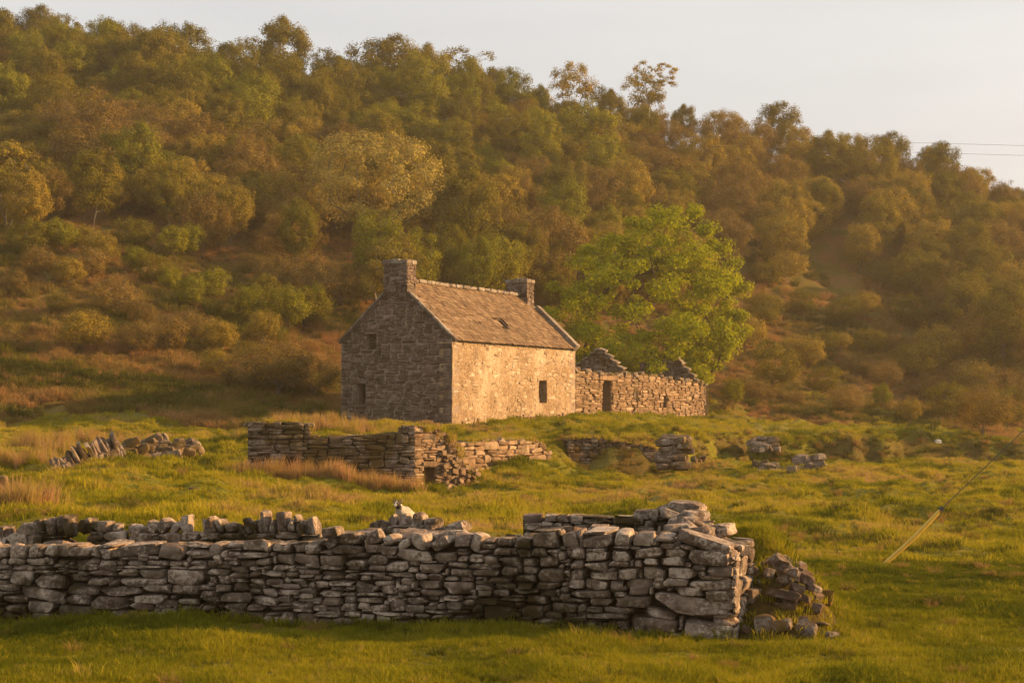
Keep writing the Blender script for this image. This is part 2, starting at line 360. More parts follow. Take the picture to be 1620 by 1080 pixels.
# ------------------------------------------------------------ stones: shared meshes
def stone_verts(rng, n, box=5.0, cuts=5, rough=0.05):
    """rounded, split-faced block filling about a 1 x 1 x 1 box; x along the wall, y depth, z up"""
    g = np.linspace(-1, 1, n + 1); V = {}; verts = []; faces = []
    def vid(p):
        k = tuple(np.round(p, 5))
        if k not in V: V[k] = len(verts); verts.append(p)
        return V[k]
    for ax in range(3):
        for s in (-1, 1):
            for i in range(n):
                for j in range(n):
                    q = []
                    for (a, b_) in ((i, j), (i + 1, j), (i + 1, j + 1), (i, j + 1)):
                        p = [0, 0, 0]; p[ax] = s; p[(ax + 1) % 3] = g[a]; p[(ax + 2) % 3] = g[b_]; q.append(vid(np.array(p, float)))
                    faces.append(q if s > 0 else q[::-1])
    v = np.array(verts)
    r = (np.abs(v) ** box).sum(1) ** (1 / box)
    v = v / r[:, None]
    for k in range(cuts):           # split planes
        d = rng.normal(size=3) * np.array([1.0, 0.7, 0.8]); d /= np.linalg.norm(d)
        lim = (np.abs(d) ** 1.0).sum() * rng.uniform(0.58, 0.86)
        e = v @ d - lim; v = v - np.clip(e, 0, None)[:, None] * d[None] * 0.9
    # wedge: one end thinner
    v[:, 2] *= 1 - rng.uniform(-0.22, 0.22) * v[:, 0] * np.where(v[:, 2] > 0, 1, 0.3)
    v = v + np.stack([fbm(v[:, (a + 1) % 3] * 1.6 + 9 + a * 7, v[:, (a + 2) % 3] * 1.6 + v[:, a] * 1.1 + 3, int(rng.integers(1e6)), 2) - 0.5 for a in range(3)], 1) * rough * 4
    mn, mx = v.min(0), v.max(0); v = (v - (mn + mx) / 2) / (mx - mn)
    return v, np.array(faces)
rs = np.random.default_rng(5)
ST = {'hi': [stone_verts(rs, 7, rs.uniform(7, 14), 9, 0.05) for _ in range(30)],
      'round': [stone_verts(rs, 6, rs.uniform(2.3, 3.4), 6, 0.07) for _ in range(20)],
      'mid': [stone_verts(rs, 4, rs.uniform(6, 12), 7, 0.05) for _ in range(20)],
      'lo': [stone_verts(rs, 2, rs.uniform(3.5, 7), 3, 0.05) for _ in range(16)]}
STM = {}
def stone_mesh(lod, i, mat):
    k = (lod, i, mat.name)
    if k not in STM:
        v, f = ST[lod][i]
        m = np_mesh('stone', v, f, mat); m.set_sharp_from_angle(angle=R(24)); STM[k] = m
    return STM[k]
def stone_obj(name, parent, c, size, Rm, mat, lod, rng):
    i = int(rng.integers(len(ST[lod])))
    sx = 1 if rng.random() < 0.5 else -1
    M = Matrix.Translation(c) @ Rm.to_4x4() @ Matrix.Diagonal((size[0] * sx, size[1] * sx, size[2], 1))
    return link(name, stone_mesh(lod, i, mat), None, parent, M)
class Heap:
    """many small stones joined into one mesh"""
    def __init__(s): s.v = []; s.f = []; s.n = 0
    def add(s, c, size, Rm, lod, rng):
        v, f = ST[lod][int(rng.integers(len(ST[lod])))]
        v = (v * np.array(size)[None]) @ np.array(Rm.to_3x3()).T + np.array(c)[None]
        s.v.append(v); s.f.append(f + s.n); s.n += len(v)
    def build(s, name, parent, mat):
        if not s.v: return None
        o = link(name, np_mesh(name, np.concatenate(s.v), np.concatenate(s.f), mat), None, parent, Matrix.Identity(4))
        o.data.set_sharp_from_angle(angle=R(40)); o['kind'] = 'stuff'; return o

class Face:
    """a vertical wall face from plan point a to b (seen from the camera side); s along, z up, n towards the viewer"""
    def __init__(s, a, b):
        s.a = Vector((a[0], a[1], 0)); d = Vector((b[0] - a[0], b[1] - a[1], 0)); s.L = d.length; s.d = d.normalized()
        s.n = Vector((s.d.y, -s.d.x, 0))
        s.R = Matrix((s.d, -s.n, Vector((0, 0, 1)))).transposed()      # local x along, y inward, z up
    def pt(s, t, z, out=0.0): return s.a + s.d * t + s.n * out + Vector((0, 0, z))
    def from_px(s, x, y):
        """(s, z) where the view ray through a pixel meets this face"""
        k = (x - 810) / F      # X = k*D
        t = (k * s.a.y - s.a.x) / (s.d.x - k * s.d.y); D = s.a.y + t * s.d.y
        return t, CZ + (HY - y) / F * D

def pack(face, top, bottom, hand, rng, wr, hr, cell=0.02, openings=(), minw=0.08):
    """fill the face with fitted stones: hand-measured ones first, then the lowest free spot each time"""
    zmin = min(bottom(0), bottom(face.L), bottom(face.L / 2)) - 0.05
    S = np.arange(0, face.L, cell) + cell / 2
    tops = np.array([top(t) for t in S]); bots = np.array([bottom(t) for t in S])
    zmax = tops.max(); nz = int((zmax - zmin) / cell) + 1
    Z = zmin + (np.arange(nz) + 0.5) * cell
    occ = (Z[:, None] > tops[None]) | (Z[:, None] < bots[None])
    for (s0, s1, z0, z1) in openings: occ |= ((Z[:, None] > z0) & (Z[:, None] < z1) & (S[None] > s0) & (S[None] < s1))
    res = []
    for (s, z, w, h, tilt) in hand:
        ss = (S[None] - s); zz = (Z[:, None] - z); c_, s_ = math.cos(tilt), math.sin(tilt)
        u = ss * c_ + zz * s_; v = -ss * s_ + zz * c_
        occ |= (np.abs(u) < w / 2 - cell * 0.3) & (np.abs(v) < h / 2 - cell * 0.3)
        res.append((s, z, w, h, tilt, True))
    guard = 0
    lev = [0]
    while lev[-1] < nz: lev.append(lev[-1] + max(2, int(rng.uniform(*hr) / cell)))
    for zi in range(nz):
        while True:
            free = np.nonzero(~occ[zi])[0]
            if len(free) == 0 or guard > 9000: break
            guard += 1
            i = free[0]; run = 1
            while i + run < len(S) and not occ[zi, i + run]: run += 1
            w = rng.uniform(*wr) * (1.0 if rng.random() < 0.8 else 1.5); k = max(1, int(w / cell))
            if k > run or (run - k) * cell < minw: k = run if run * cell < wr[1] * 1.3 else run // 2
            if rng.random() < 0.15: h = max(1, int(rng.uniform(*hr) / cell))
            else:       # rough courses, with some stones two courses high
                up = [q for q in lev if q - zi >= max(1, 0.45 * hr[0] / cell)]
                h = (up[1] if len(up) > 1 and rng.random() < 0.16 else up[0]) - zi if up else 2
            m = 1
            while m < h and zi + m < nz and not occ[zi + m, i:i + k].any(): m += 1
            # do not leave a sliver above
            if zi + m < nz and m >= h:
                e = 0
                while e < 3 and zi + m + e < nz and not occ[zi + m + e, i:i + k].any(): e += 1
                if e < 3: m += e
            occ[zi:zi + m, i:i + k] = True
            if k * cell >= 0.03 and m * cell >= 0.02:
                res.append((S[i] - cell / 2 + k * cell / 2, Z[zi] - cell / 2 + m * cell / 2, k * cell, m * cell, rng.normal() * 0.03, False))
    return res

def lay(face, stones, root, mat, rng, depth, lod, proud=0.05, limit=300, name='stone', over=1.04, stuff_name='small_stones', big=None):
    """largest stones are parts, the rest is one joined part"""
    order = sorted(stones, key=lambda q: -q[2] * q[3])
    heap = Heap(); made = []
    for i, (s, z, w, h, tilt, hand) in enumerate(order):
        dp = depth * rng.uniform(0.8, 1.15)
        out = rng.uniform(-0.5, 1.0) * proud - dp / 2
        Rm = face.R.to_4x4() @ Matrix.Rotation(-tilt, 4, 'Y') @ Matrix.Rotation(rng.normal() * 0.05, 4, 'Z') @ Matrix.Rotation(rng.normal() * 0.06, 4, 'X')
        sz = (w * over, dp, h * over * 1.02)
        if i < limit:
            stone_obj(name, root, face.pt(s, z, out), sz, Rm.to_3x3(), mat, big if (big and w > 0.25) else lod, rng)
        else: heap.add(face.pt(s, z, out), sz, Rm, 'lo' if lod == 'lo' else 'mid', rng)
    heap.build(stuff_name, root, mat)

def lin(pts):
    xs = [p[0] for p in pts]; ys_ = [p[1] for p in pts]
    return lambda t: float(np.interp(t, xs, ys_))

def core(face, top, bottom, thick, recess, root, mat, name='core', openings=(), step=0.12, drop=0.05, noise=0.02):
    """the body behind the facing stones: front face with real openings, a top, a back and ends"""
    S = sorted(set(np.round(np.concatenate([np.arange(0, face.L, step), [face.L]] + [[o[0], o[1]] for o in openings]), 4)))
    zlo = min(bottom(t) for t in S) - 0.25; zhi = max(top(t) for t in S)
    Zs = sorted(set(np.round(np.concatenate([np.arange(zlo, zhi, step), [zhi]] + [[o[2], o[3]] for o in openings]), 4)))
    V = []; Fq = []
    def vid(p): V.append(tuple(p)); return len(V) - 1
    grid = {}
    for i, s in enumerate(S):
        for j, z in enumerate(Zs):
            zz = min(z, top(s) - drop); o = -recess + (vnoise(s * 3.1, z * 3.3, 7) - 0.5) * noise
            grid[i, j] = vid(face.pt(s, zz, float(o)))
    def inside(s, z): return any(o[0] < s < o[1] and o[2] < z < o[3] for o in openings)
    for i in range(len(S) - 1):
        for j in range(len(Zs) - 1):
            if Zs[j] >= max(top(S[i]), top(S[i + 1])) - drop: continue
            if inside((S[i] + S[i + 1]) / 2, (Zs[j] + Zs[j + 1]) / 2): continue
            Fq.append((grid[i, j], grid[i + 1, j], grid[i + 1, j + 1], grid[i, j + 1]))
    # top, back, ends
    ft = [vid(face.pt(s, top(s) - drop, -recess)) for s in S]; bt = [vid(face.pt(s, top(s) - drop, -thick)) for s in S]; bb = [vid(face.pt(s, zlo, -thick)) for s in S]
    fb = [vid(face.pt(s, zlo, -recess)) for s in S]
    for i in range(len(S) - 1):
        Fq.append((ft[i], ft[i + 1], bt[i + 1], bt[i]))
        mid = (S[i] + S[i + 1]) / 2
        cut = sorted([(o[2], o[3]) for o in openings if o[0] < mid < o[1]])
        if not cut: Fq.append((bb[i + 1], bb[i], bt[i], bt[i + 1]))
        else:
            zs_ = [zlo] + [q for c_ in cut for q in c_] + [None]
            for q in range(0, len(zs_), 2):
                lo2 = [face.pt(S[i], zs_[q], -thick), face.pt(S[i + 1], zs_[q], -thick)]
                hi2 = [face.pt(t_, (top(t_) - drop) if zs_[q + 1] is None else zs_[q + 1], -thick) for t_ in (S[i], S[i + 1])]
                Fq.append((vid(lo2[1]), vid(lo2[0]), vid(hi2[0]), vid(hi2[1])))
    Fq.append((fb[0], ft[0], bt[0], bb[0])); Fq.append((ft[-1], fb[-1], bb[-1], bt[-1]))
    # reveals
    for (s0, s1, z0, z1) in openings:
        a = [vid(face.pt(s, z, -recess)) for s, z in ((s0, z0), (s1, z0), (s1, z1), (s0, z1))]
        b_ = [vid(face.pt(s, z, -thick)) for s, z in ((s0, z0), (s1, z0), (s1, z1), (s0, z1))]
        for k in range(4): Fq.append((a[k], b_[k], b_[(k + 1) % 4], a[(k + 1) % 4]))
    return link(name, np_mesh(name, V, Fq, mat, smooth=False), None, root, Matrix.Identity(4))

def quad_box(name, face, s0, s1, z0, z1, o0, o1, mat, root, rng=None, jit=0.0):
    """a hewn block (lintel, sill, jamb, board) on a wall face"""
    c_ = [face.pt(s, z, o) for o in (o0, o1) for z in (z0, z1) for s in (s0, s1)]
    bm = bmesh.new(); vs_ = [bm.verts.new(p) for p in c_]
    for f in ((0, 1, 3, 2), (4, 6, 7, 5), (0, 4, 5, 1), (2, 3, 7, 6), (0, 2, 6, 4), (1, 5, 7, 3)): bm.faces.new([vs_[k] for k in f])
    bmesh.ops.recalc_face_normals(bm, faces=bm.faces)
    bmesh.ops.bevel(bm, geom=list(bm.edges), offset=min(0.02, abs(s1 - s0) * 0.2, abs(z1 - z0) * 0.2, abs(o1 - o0) * 0.2), segments=1, affect='EDGES')
    if jit:
        for v in bm.verts: v.co += Vector((rng.normal(), rng.normal(), rng.normal())) * jit
    m = bpy.data.meshes.new(name); bm.to_mesh(m); bm.free(); m.materials.append(mat)
    return link(name, m, None, root, Matrix.Identity(4))

# ------------------------------------------------------------ sheepfold in the foreground
TILE = {'A': (0, 780, 4.91), 'B': (300, 780, 4.91), 'C': (600, 780, 4.91), 'D': (900, 780, 3.857)}
def tr(tile, rows):
    ox, oy, k = TILE[tile]
    return [(ox + r[0] / k, oy + r[1] / k, ox + r[2] / k, oy + r[3] / k, r[4] if len(r) > 4 else 0) for r in rows]
FRONT = (tr('A', [(0, 410, 65, 495), (70, 410, 215, 515), (215, 395, 305, 505), (330, 405, 570, 495), (510, 415, 715, 510, -8), (850, 400, 1225, 495, -6), (1220, 390, 1440, 520),
    (0, 505, 50, 550), (55, 505, 180, 555), (190, 505, 355, 557), (560, 515, 693, 565), (905, 485, 1060, 522), (940, 522, 1120, 560), (1065, 472, 1145, 520), (1300, 518, 1435, 565),
    (60, 600, 250, 705), (250, 632, 490, 752), (268, 560, 415, 594), (240, 594, 415, 627), (420, 590, 525, 635, -8), (592, 552, 755, 597), (755, 567, 905, 607), (945, 580, 1057, 617),
    (500, 635, 668, 693), (672, 609, 905, 655), (675, 657, 815, 707), (840, 660, 918, 705), (1058, 583, 1275, 656), (918, 662, 1280, 717), (1290, 590, 1598, 712),
    (110, 727, 515, 822, 9), (502, 703, 745, 783), (750, 725, 1085, 797), (1095, 722, 1320, 785), (1325, 712, 1538, 800), (0, 795, 210, 855, 3), (515, 793, 690, 870), (695, 800, 975, 892),
    (1045, 787, 1300, 845), (985, 848, 1185, 912), (1187, 825, 1355, 885), (1365, 812, 1540, 865), (210, 840, 425, 925), (25, 864, 170, 922), (415, 867, 750, 952), (1380, 868, 1540, 910), (1230, 893, 1380, 932),
    (205, 930, 400, 992), (760, 905, 975, 1000), (1065, 925, 1380, 1003), (1395, 932, 1690, 1015)])
  + tr('B', [(285, 900, 570, 1012), (675, 925, 800, 1035), (800, 930, 960, 1030), (75, 757, 190, 805), (80, 807, 215, 860), (85, 864, 202, 922), (220, 777, 465, 845), (465, 796, 680, 862, 4), (230, 850, 430, 912), (582, 870, 790, 920),
    (445, 650, 575, 700), (545, 608, 715, 655), (730, 605, 830, 655), (578, 662, 720, 705), (762, 663, 890, 707), (515, 567, 590, 613), (625, 562, 770, 600), (800, 553, 905, 590), (515, 502, 640, 555), (655, 468, 795, 548), (800, 470, 1000, 548),
    (1005, 480, 1210, 560), (370, 515, 512, 565), (245, 492, 350, 530), (285, 455, 408, 490), (412, 455, 620, 497), (400, 365, 590, 450), (130, 385, 240, 480), (625, 392, 730, 460), (780, 402, 900, 465),
    (1010, 640, 1190, 670), (1200, 625, 1315, 670), (905, 680, 970, 732), (972, 680, 1085, 730), (985, 757, 1160, 805), (845, 764, 975, 815), (1080, 715, 1200, 750), (1010, 808, 1165, 868), (1168, 795, 1285, 848), (1170, 855, 1278, 920), (1280, 850, 1400, 915),
    (1320, 935, 1430, 1000), (1265, 680, 1420, 770), (1010, 265, 1145, 350, -12), (1040, 340, 1140, 420, -40), (1140, 310, 1320, 400, -6), (1100, 402, 1330, 470), (1335, 290, 1473, 395, -15), (1335, 400, 1480, 465)])
  + tr('C', [(125, 440, 412, 525, 2), (414, 462, 597, 532), (215, 568, 300, 615), (305, 545, 510, 610), (280, 620, 380, 665), (268, 675, 480, 745), (305, 752, 490, 800), (490, 692, 722, 797), (200, 870, 348, 930), (140, 705, 250, 768), (5, 710, 110, 770), (37, 785, 150, 830),
    (510, 840, 650, 905), (730, 862, 800, 920), (805, 873, 1065, 985), (735, 660, 815, 703), (700, 595, 925, 643), (832, 645, 1010, 690), (885, 697, 1055, 742), (730, 707, 875, 750), (740, 754, 870, 805), (880, 747, 1010, 802), (750, 808, 930, 862),
    (935, 582, 1075, 638), (1110, 570, 1220, 625), (1030, 632, 1225, 685), (1060, 692, 1190, 735), (1200, 687, 1395, 738), (1030, 742, 1236, 792), (1130, 803, 1300, 865), (1305, 808, 1398, 850), (1240, 750, 1370, 800), (1235, 585, 1440, 682), (1110, 500, 1220, 565), (1230, 485, 1395, 570),
    (1165, 433, 1310, 495), (1180, 305, 1380, 430), (1405, 300, 1540, 425), (1430, 440, 1530, 515), (925, 495, 1095, 570), (690, 542, 910, 590), (535, 580, 680, 635), (600, 640, 718, 688), (1310, 852, 1540, 920), (1110, 870, 1280, 965),
    (235, 310, 370, 440, 6), (385, 350, 550, 430, -32), (560, 310, 700, 420), (705, 315, 790, 470, 12), (905, 345, 1025, 415), (1030, 348, 1175, 430), (800, 385, 900, 440), (870, 430, 1020, 480), (0, 415, 90, 485), (20, 330, 110, 410, -35), (110, 360, 225, 425, -30)])
  + tr('D', [(78, 247, 268, 330), (270, 222, 370, 320), (382, 238, 525, 325), (0, 342, 93, 405), (97, 358, 240, 412, -6), (250, 345, 372, 408), (378, 332, 565, 398, -4), (555, 303, 645, 338), (580, 340, 712, 392), (722, 356, 985, 440, 2), (542, 390, 720, 450),
    (670, 322, 780, 352, 8), (640, 262, 1015, 345, 13), (745, 437, 830, 470), (835, 444, 1000, 513), (92, 417, 235, 480), (238, 415, 375, 455), (395, 412, 440, 460), (447, 402, 535, 445), (102, 482, 290, 523), (305, 449, 425, 517), (449, 450, 580, 522), (590, 458, 785, 523),
    (785, 500, 1000, 530), (0, 457, 90, 528), (0, 530, 93, 582), (97, 527, 240, 588), (243, 524, 330, 600), (340, 515, 510, 570), (512, 550, 605, 586), (568, 524, 722, 570), (725, 532, 1000, 602), (355, 574, 487, 627), (632, 574, 820, 628, 4), (832, 606, 1000, 665),
    (5, 590, 255, 645), (265, 600, 345, 628), (280, 630, 488, 692), (120, 650, 270, 692), (500, 632, 990, 745, 10), (205, 694, 413, 738), (418, 708, 665, 752, 7), (355, 757, 665, 845), (690, 785, 1000, 893, 5)]))

def d_front(x): return 19.3 + (17.0 - 19.3) * (x / 1160.0)
def plan(x, D): return ((x - 810) / F * D, D)
fr = Face(plan(-160, d_front(-160)), plan(1163, d_front(1163)))
def px_top(face, pts): return lin([face.from_px(x, y) for x, y in pts])
def hand_px(face, rows):
    o = []
    for (x0, y0, x1, y1, t) in rows:
        s0, z0 = face.from_px(x0, y1); s1, z1 = face.from_px(x1, y0)
        o.append(((s0 + s1) / 2, (z0 + z1) / 2, s1 - s0, z1 - z0, -R(t)))
    return o
def gbot(face, sink=0.10):
    return lambda t: h1(*(face.pt(t, 0)).xy) - sink
def sbot(face, sink=0.10):
    ts = np.linspace(0, face.L, 12); return lin([(t, h1(*(face.pt(t, 0)).xy) - sink) for t in ts])
rng = np.random.default_rng(11)
w_root = empty('drystone_wall', fr.pt(fr.L / 2, 0, -0.3), 'long grey drystone wall running across the foreground, its square end at the right', 'stone wall')
f_top = px_top(fr, [(-160, 862), (0, 863), (500, 858), (512, 842), (640, 842), (742, 845), (752, 853), (835, 850), (842, 838), (1000, 838), (1060, 846), (1163, 868)])
f_bot = sbot(fr, 0.12)
fst = pack(fr, f_top, f_bot, hand_px(fr, FRONT), rng, (0.14, 0.40), (0.04, 0.09), 0.014)
lay(fr, fst, w_root, M_fold, rng, 0.36, 'mid', 0.05, 300, big='hi', over=0.985)
core(fr, f_top, f_bot, 0.62, 0.19, w_root, M_core, drop=0.10)
# wall head: flat stones bridging the two faces
for k in range(46):
    t = fr.L * (k + rng.uniform(0.1, 0.9)) / 46
    z = f_top(t) - 0.06 + rng.uniform(-0.02, 0.02)
    stone_obj('wall_head_stone', w_root, fr.pt(t, z, -rng.uniform(0.36, 0.5)), (rng.uniform(0.18, 0.34), rng.uniform(0.25, 0.35), rng.uniform(0.07, 0.14)), (fr.R.to_4x4() @ Matrix.Rotation(rng.uniform(-.5, .5), 4, 'Z') @ Matrix.Rotation(rng.normal() * .12, 4, 'X')).to_3x3(), M_fold, 'mid', rng)
# the square end of the wall and the return running back to the rear wall
e0 = fr.pt(fr.L - 0.02, 0, -0.02); e1 = Vector(plan(1108, 20.9) + (0,))
en = Face(e0.xy, (e0 + (fr.R @ Vector((0.12, 0.72, 0)))).xy)
ets = lin([(0, f_top(fr.L)), (en.L, f_top(fr.L) + 0.05)]); ebs = sbot(en, 0.12)
lay(en, pack(en, ets, ebs, [], rng, (0.2, 0.5), (0.07, 0.16), 0.02), w_root, M_fold, rng, 0.25, 'mid', 0.02, 60)
rt = Face((e0 + fr.R @ Vector((-0.02, 0.7, 0))).xy, e1.xy)
rtop = lin([(0, f_top(fr.L) - 0.02), (rt.L * 0.4, 0.95), (rt.L, 1.12)]); rbot = sbot(rt, 0.1)
lay(rt, pack(rt, rtop, rbot, [], rng, (0.2, 0.5), (0.08, 0.18), 0.025), w_root, M_fold, rng, 0.35, 'mid', 0.04, 90)
core(rt, rtop, rbot, 0.55, 0.12, w_root, M_core, drop=0.08, name='return_core')
for k in range(16):
    t = rt.L * (k + rng.uniform(0.2, 0.8)) / 16
    stone_obj('wall_head_stone', w_root, rt.pt(t, rtop(t) + rng.uniform(-0.03, 0.05), -rng.uniform(0.1, 0.5)), (rng.uniform(0.25, 0.45), rng.uniform(0.25, 0.4), rng.uniform(0.1, 0.17)), (rt.R.to_4x4() @ Matrix.Rotation(rng.uniform(-.6, .6), 4, 'Z') @ Matrix.Rotation(rng.normal() * .2, 4, 'X')).to_3x3(), M_fold, 'hi', rng)

# rear wall of the fold, left stretch, with its row of upright cope stones
COPE = (tr('A', [(1085, 222, 1200, 298, 30), (1195, 205, 1290, 295, 35), (1300, 220, 1365, 300, 40), (1370, 180, 1445, 315), (945, 247, 1075, 305), (670, 220, 825, 290, 3), (825, 238, 905, 290), (570, 200, 640, 300, 20), (635, 200, 690, 310, -14),
    (100, 235, 300, 305, 3), (250, 212, 330, 330, -12), (340, 200, 400, 310, -14), (395, 185, 460, 310, -12), (455, 178, 545, 320, -16), (-60, 265, 35, 380, 0)])
  + tr('B', [(68, 205, 118, 298, -14), (110, 190, 180, 292, -22), (182, 205, 245, 292, -28), (248, 238, 362, 290, 16), (370, 252, 425, 308), (402, 198, 450, 300, -16), (452, 218, 512, 310, -14), (530, 150, 585, 300, -10), (507, 228, 548, 302, -16), (596, 212, 640, 308, -8), (650, 157, 738, 300), (742, 215, 800, 300), (790, 168, 828, 228, -18), (806, 210, 872, 322, -6), (885, 197, 965, 318, -12)])
  + tr('C', [(55, 172, 120, 255, -25), (135, 162, 212, 255), (240, 152, 330, 273, 8), (330, 195, 462, 258), (475, 222, 690, 280, -5), (0, 222, 55, 288), (-80, 215, 0, 270, -10)]))
BACKROW = (tr('A', [(960, 310, 1205, 375), (1212, 310, 1398, 380), (770, 297, 958, 375), (30, 310, 220, 398), (660, 315, 760, 400), (1402, 305, 1530, 365)])
  + tr('B', [(60, 300, 222, 342), (228, 308, 420, 355), (435, 312, 655, 358), (662, 308, 835, 360), (850, 332, 1000, 398)])
  + tr('C', [(40, 258, 220, 310), (270, 252, 462, 315)]))
b1 = Face(plan(-160, 22.4), plan(742, 20.8))
b1_root = empty('drystone_wall', b1.pt(b1.L / 2, 0, -0.25), 'rear sheepfold wall topped with a row of upright leaning cope stones, seen behind the long front wall', 'stone wall')
b1top = px_top(b1, [(-160, 850), (30, 848), (60, 842), (90, 848), (110, 862), (135, 862), (140, 842), (250, 843), (400, 842), (500, 846), (560, 840), (610, 832), (690, 832), (742, 843)])
b1bot = sbot(b1, 0.1)
b1st = pack(b1, b1top, lambda t: b1bot(t), hand_px(b1, BACKROW), rng, (0.16, 0.42), (0.06, 0.14), 0.02)
lay(b1, b1st, b1_root, M_fold, rng, 0.34, 'mid', 0.03, 240, big='hi')
core(b1, b1top, b1bot, 0.5, 0.12, b1_root, M_core, drop=0.07)
for (s, z, w, h, t, _) in [q + (0,) for q in hand_px(b1, COPE)]:
    Rm = (b1.R.to_4x4() @ Matrix.Rotation(-t, 4, 'Y') @ Matrix.Rotation(rng.normal() * .1, 4, 'Z')).to_3x3()
    stone_obj('cope_stone', b1_root, b1.pt(s, z - 0.015, -0.2), (w * .88, rng.uniform(0.26, 0.36), h * 1.3), Rm, M_fold, 'hi', rng)

b2 = Face(plan(825, 20.6), plan(1120, 20.2))
b2_root = empty('drystone_wall', b2.pt(b2.L / 2, 0, -0.25), 'short rear stretch of the sheepfold wall rising to a big cap boulder at its right end', 'stone wall')
BACK2 = tr('C', [(1110, 165, 1270, 230), (1275, 165, 1375, 215), (1105, 235, 1265, 290), (1250, 228, 1340, 262), (1375, 170, 1473, 228)]) + tr('D', [(0, 132, 88, 175), (78, 152, 265, 197), (272, 157, 458, 200), (395, 103, 495, 157), (8, 190, 140, 245), (150, 200, 270, 240), (275, 198, 400, 242), (412, 202, 530, 245)])
b2top = px_top(b2, [(825, 814), (1000, 816), (1005, 808), (1030, 806), (1045, 815), (1060, 830), (1120, 845)])
b2bot = sbot(b2, 0.1)
lay(b2, pack(b2, b2top, b2bot, hand_px(b2, BACK2), rng, (0.15, 0.4), (0.06, 0.14), 0.02), b2_root, M_fold, rng, 0.34, 'mid', 0.03, 120, big='hi')
core(b2, b2top, b2bot, 0.5, 0.12, b2_root, M_core, drop=0.06)
for (s, z, w, h, t) in hand_px(b2, tr('D', [(590, 55, 815, 160), (690, 158, 880, 245, 24), (545, 140, 690, 230, -8), (545, 75, 605, 130, -20), (660, 170, 760, 260), (495, 100, 550, 175), (740, 110, 850, 190, 18)])):
    Rm = (b2.R.to_4x4() @ Matrix.Rotation(-t, 4, 'Y') @ Matrix.Rotation(rng.normal() * .15, 4, 'Z')).to_3x3()
    stone_obj('cap_boulder', b2_root, b2.pt(s, z, -0.2 + rng.uniform(-.1, .1)), (w * 1.06, rng.uniform(0.35, 0.5), h * 1.08), Rm, M_fold, 'hi', rng)

def rubble(name, label, cat, spots, mat, rng, lod='hi', sink=0.3):
    """loose stones lying on the ground, pixel boxes: x0,y0,x1,y1,D,(raise)"""
    cs = [P((q[0] + q[2]) / 2, (q[1] + q[3]) / 2, q[4]) for q in spots]
    c0 = sum(cs, Vector()) / len(cs)
    root = empty(name, (c0.x, c0.y, h1(c0.x, c0.y)), label, cat)
    for q, c_ in zip(spots, cs):
        w = (q[2] - q[0]) / F * q[4]; h = (q[3] - q[1]) / F * q[4]
        t = q[5] if len(q) > 5 else 0
        Rm = (Matrix.Rotation(R(t), 4, 'Y') @ Matrix.Rotation(rng.uniform(-.5, .5), 4, 'Z') @ Matrix.Rotation(rng.normal() * .2, 4, 'X')).to_3x3()
        # keep it resting on the ground
        g = h1(c_.x, c_.y); 
        stone_obj('stone', root, c_, (w * 1.1, max(w, h) * rng.uniform(0.7, 1.0), h * 1.15), Rm, mat, lod, rng)
    return root
HEAP = tr('D', [(1225, 350, 1340, 450, 30), (1330, 430, 1400, 500), (1410, 470, 1500, 545, 20), (1000, 465, 1135, 560, 10), (1010, 395, 1090, 455), (1140, 500, 1180, 560), (1150, 560, 1230, 640, 30), (1240, 570, 1420, 640, 12), (1110, 650, 1290, 780, 24), (1300, 690, 1380, 770, 20), (1010, 565, 1130, 620), (1380, 760, 1600, 800, 3), (1260, 485, 1340, 530), (1340, 530, 1440, 590, 25), (1440, 530, 1545, 585, 20), (1380, 590, 1480, 640, 18), (1000, 640, 1100, 740, 10), (1010, 740, 1110, 800), (1480, 640, 1545, 720, 20), (1130, 860, 1190, 905), (1200, 780, 1330, 830), (1300, 620, 1400, 690, 15), (1060, 560, 1160, 640, 15), (1240, 640, 1330, 720, 10), (1100, 420, 1160, 480, 20), (1180, 430, 1250, 500, 20)])
hs = []
for (x0, y0, x1, y1, t) in HEAP:
    D_ = 17.3 + max(0, (900 - (y0 + y1) / 2)) / 100 * 1.6 + (0.4 if x0 < 1200 else 0.1)
    cx_, cy_ = (x0 + x1) / 2, (y0 + y1) / 2 + 5; hs.append((cx_ - (x1 - x0) * .44, cy_ - (y1 - y0) * .40, cx_ + (x1 - x0) * .44, cy_ + (y1 - y0) * .40, D_, t))
M_heap = stone_mat('tumbled_stone', [(0.075, 0.048, 0.03), (0.125, 0.083, 0.056), (0.09, 0.053, 0.031), (0.17, 0.118, 0.082)], lich_amt=0.35, moss_amt=1.0, moss=(0.075, 0.042, 0.010), moss_scale=1.6)
rubble('rubble_heap', 'tumbled heap of mossy brown stones beside the square end of the front wall', 'rubble heap', hs, M_heap, rng, 'hi')
# earth the heap lies in: a low mound with real volume
def mound(name, root, c, rx, ry, h, mat, seed, nu=40, nv=26):
    V = []; Fq = []
    for i in range(nu):
        for j in range(nv):
            u = -1 + 2 * i / (nu - 1); v = -1 + 2 * j / (nv - 1)
            x = c[0] + u * rx; y = c[1] + v * ry
            r = math.sqrt(u * u + v * v)
            z = h1(x, y) - 0.06 + h * max(0, 1 - r ** 1.7) * (0.75 + 0.6 * float(fbm(x * 2.2, y * 2.2, seed, 3)))
            V.append((x, y, z))
    for i in range(nu - 1):
        for j in range(nv - 1):
            a = i * nv + j; Fq.append((a, a + nv, a + nv + 1, a + 1))
    return link(name, np_mesh(name, V, Fq, mat), None, root, Matrix.Identity(4))
hr = [o for o in col.objects if o.name == 'rubble_heap'][0]
M_earth = plain_mat('mossy_earth', (0.035, 0.026, 0.008), (0.10, 0.065, 0.018), 9.0, 0.97, 0.8, 0.06, 0.05)
mound('earth', hr, P(1215, 960, 18.0), 0.80, 1.2, 0.55, M_earth, 4)
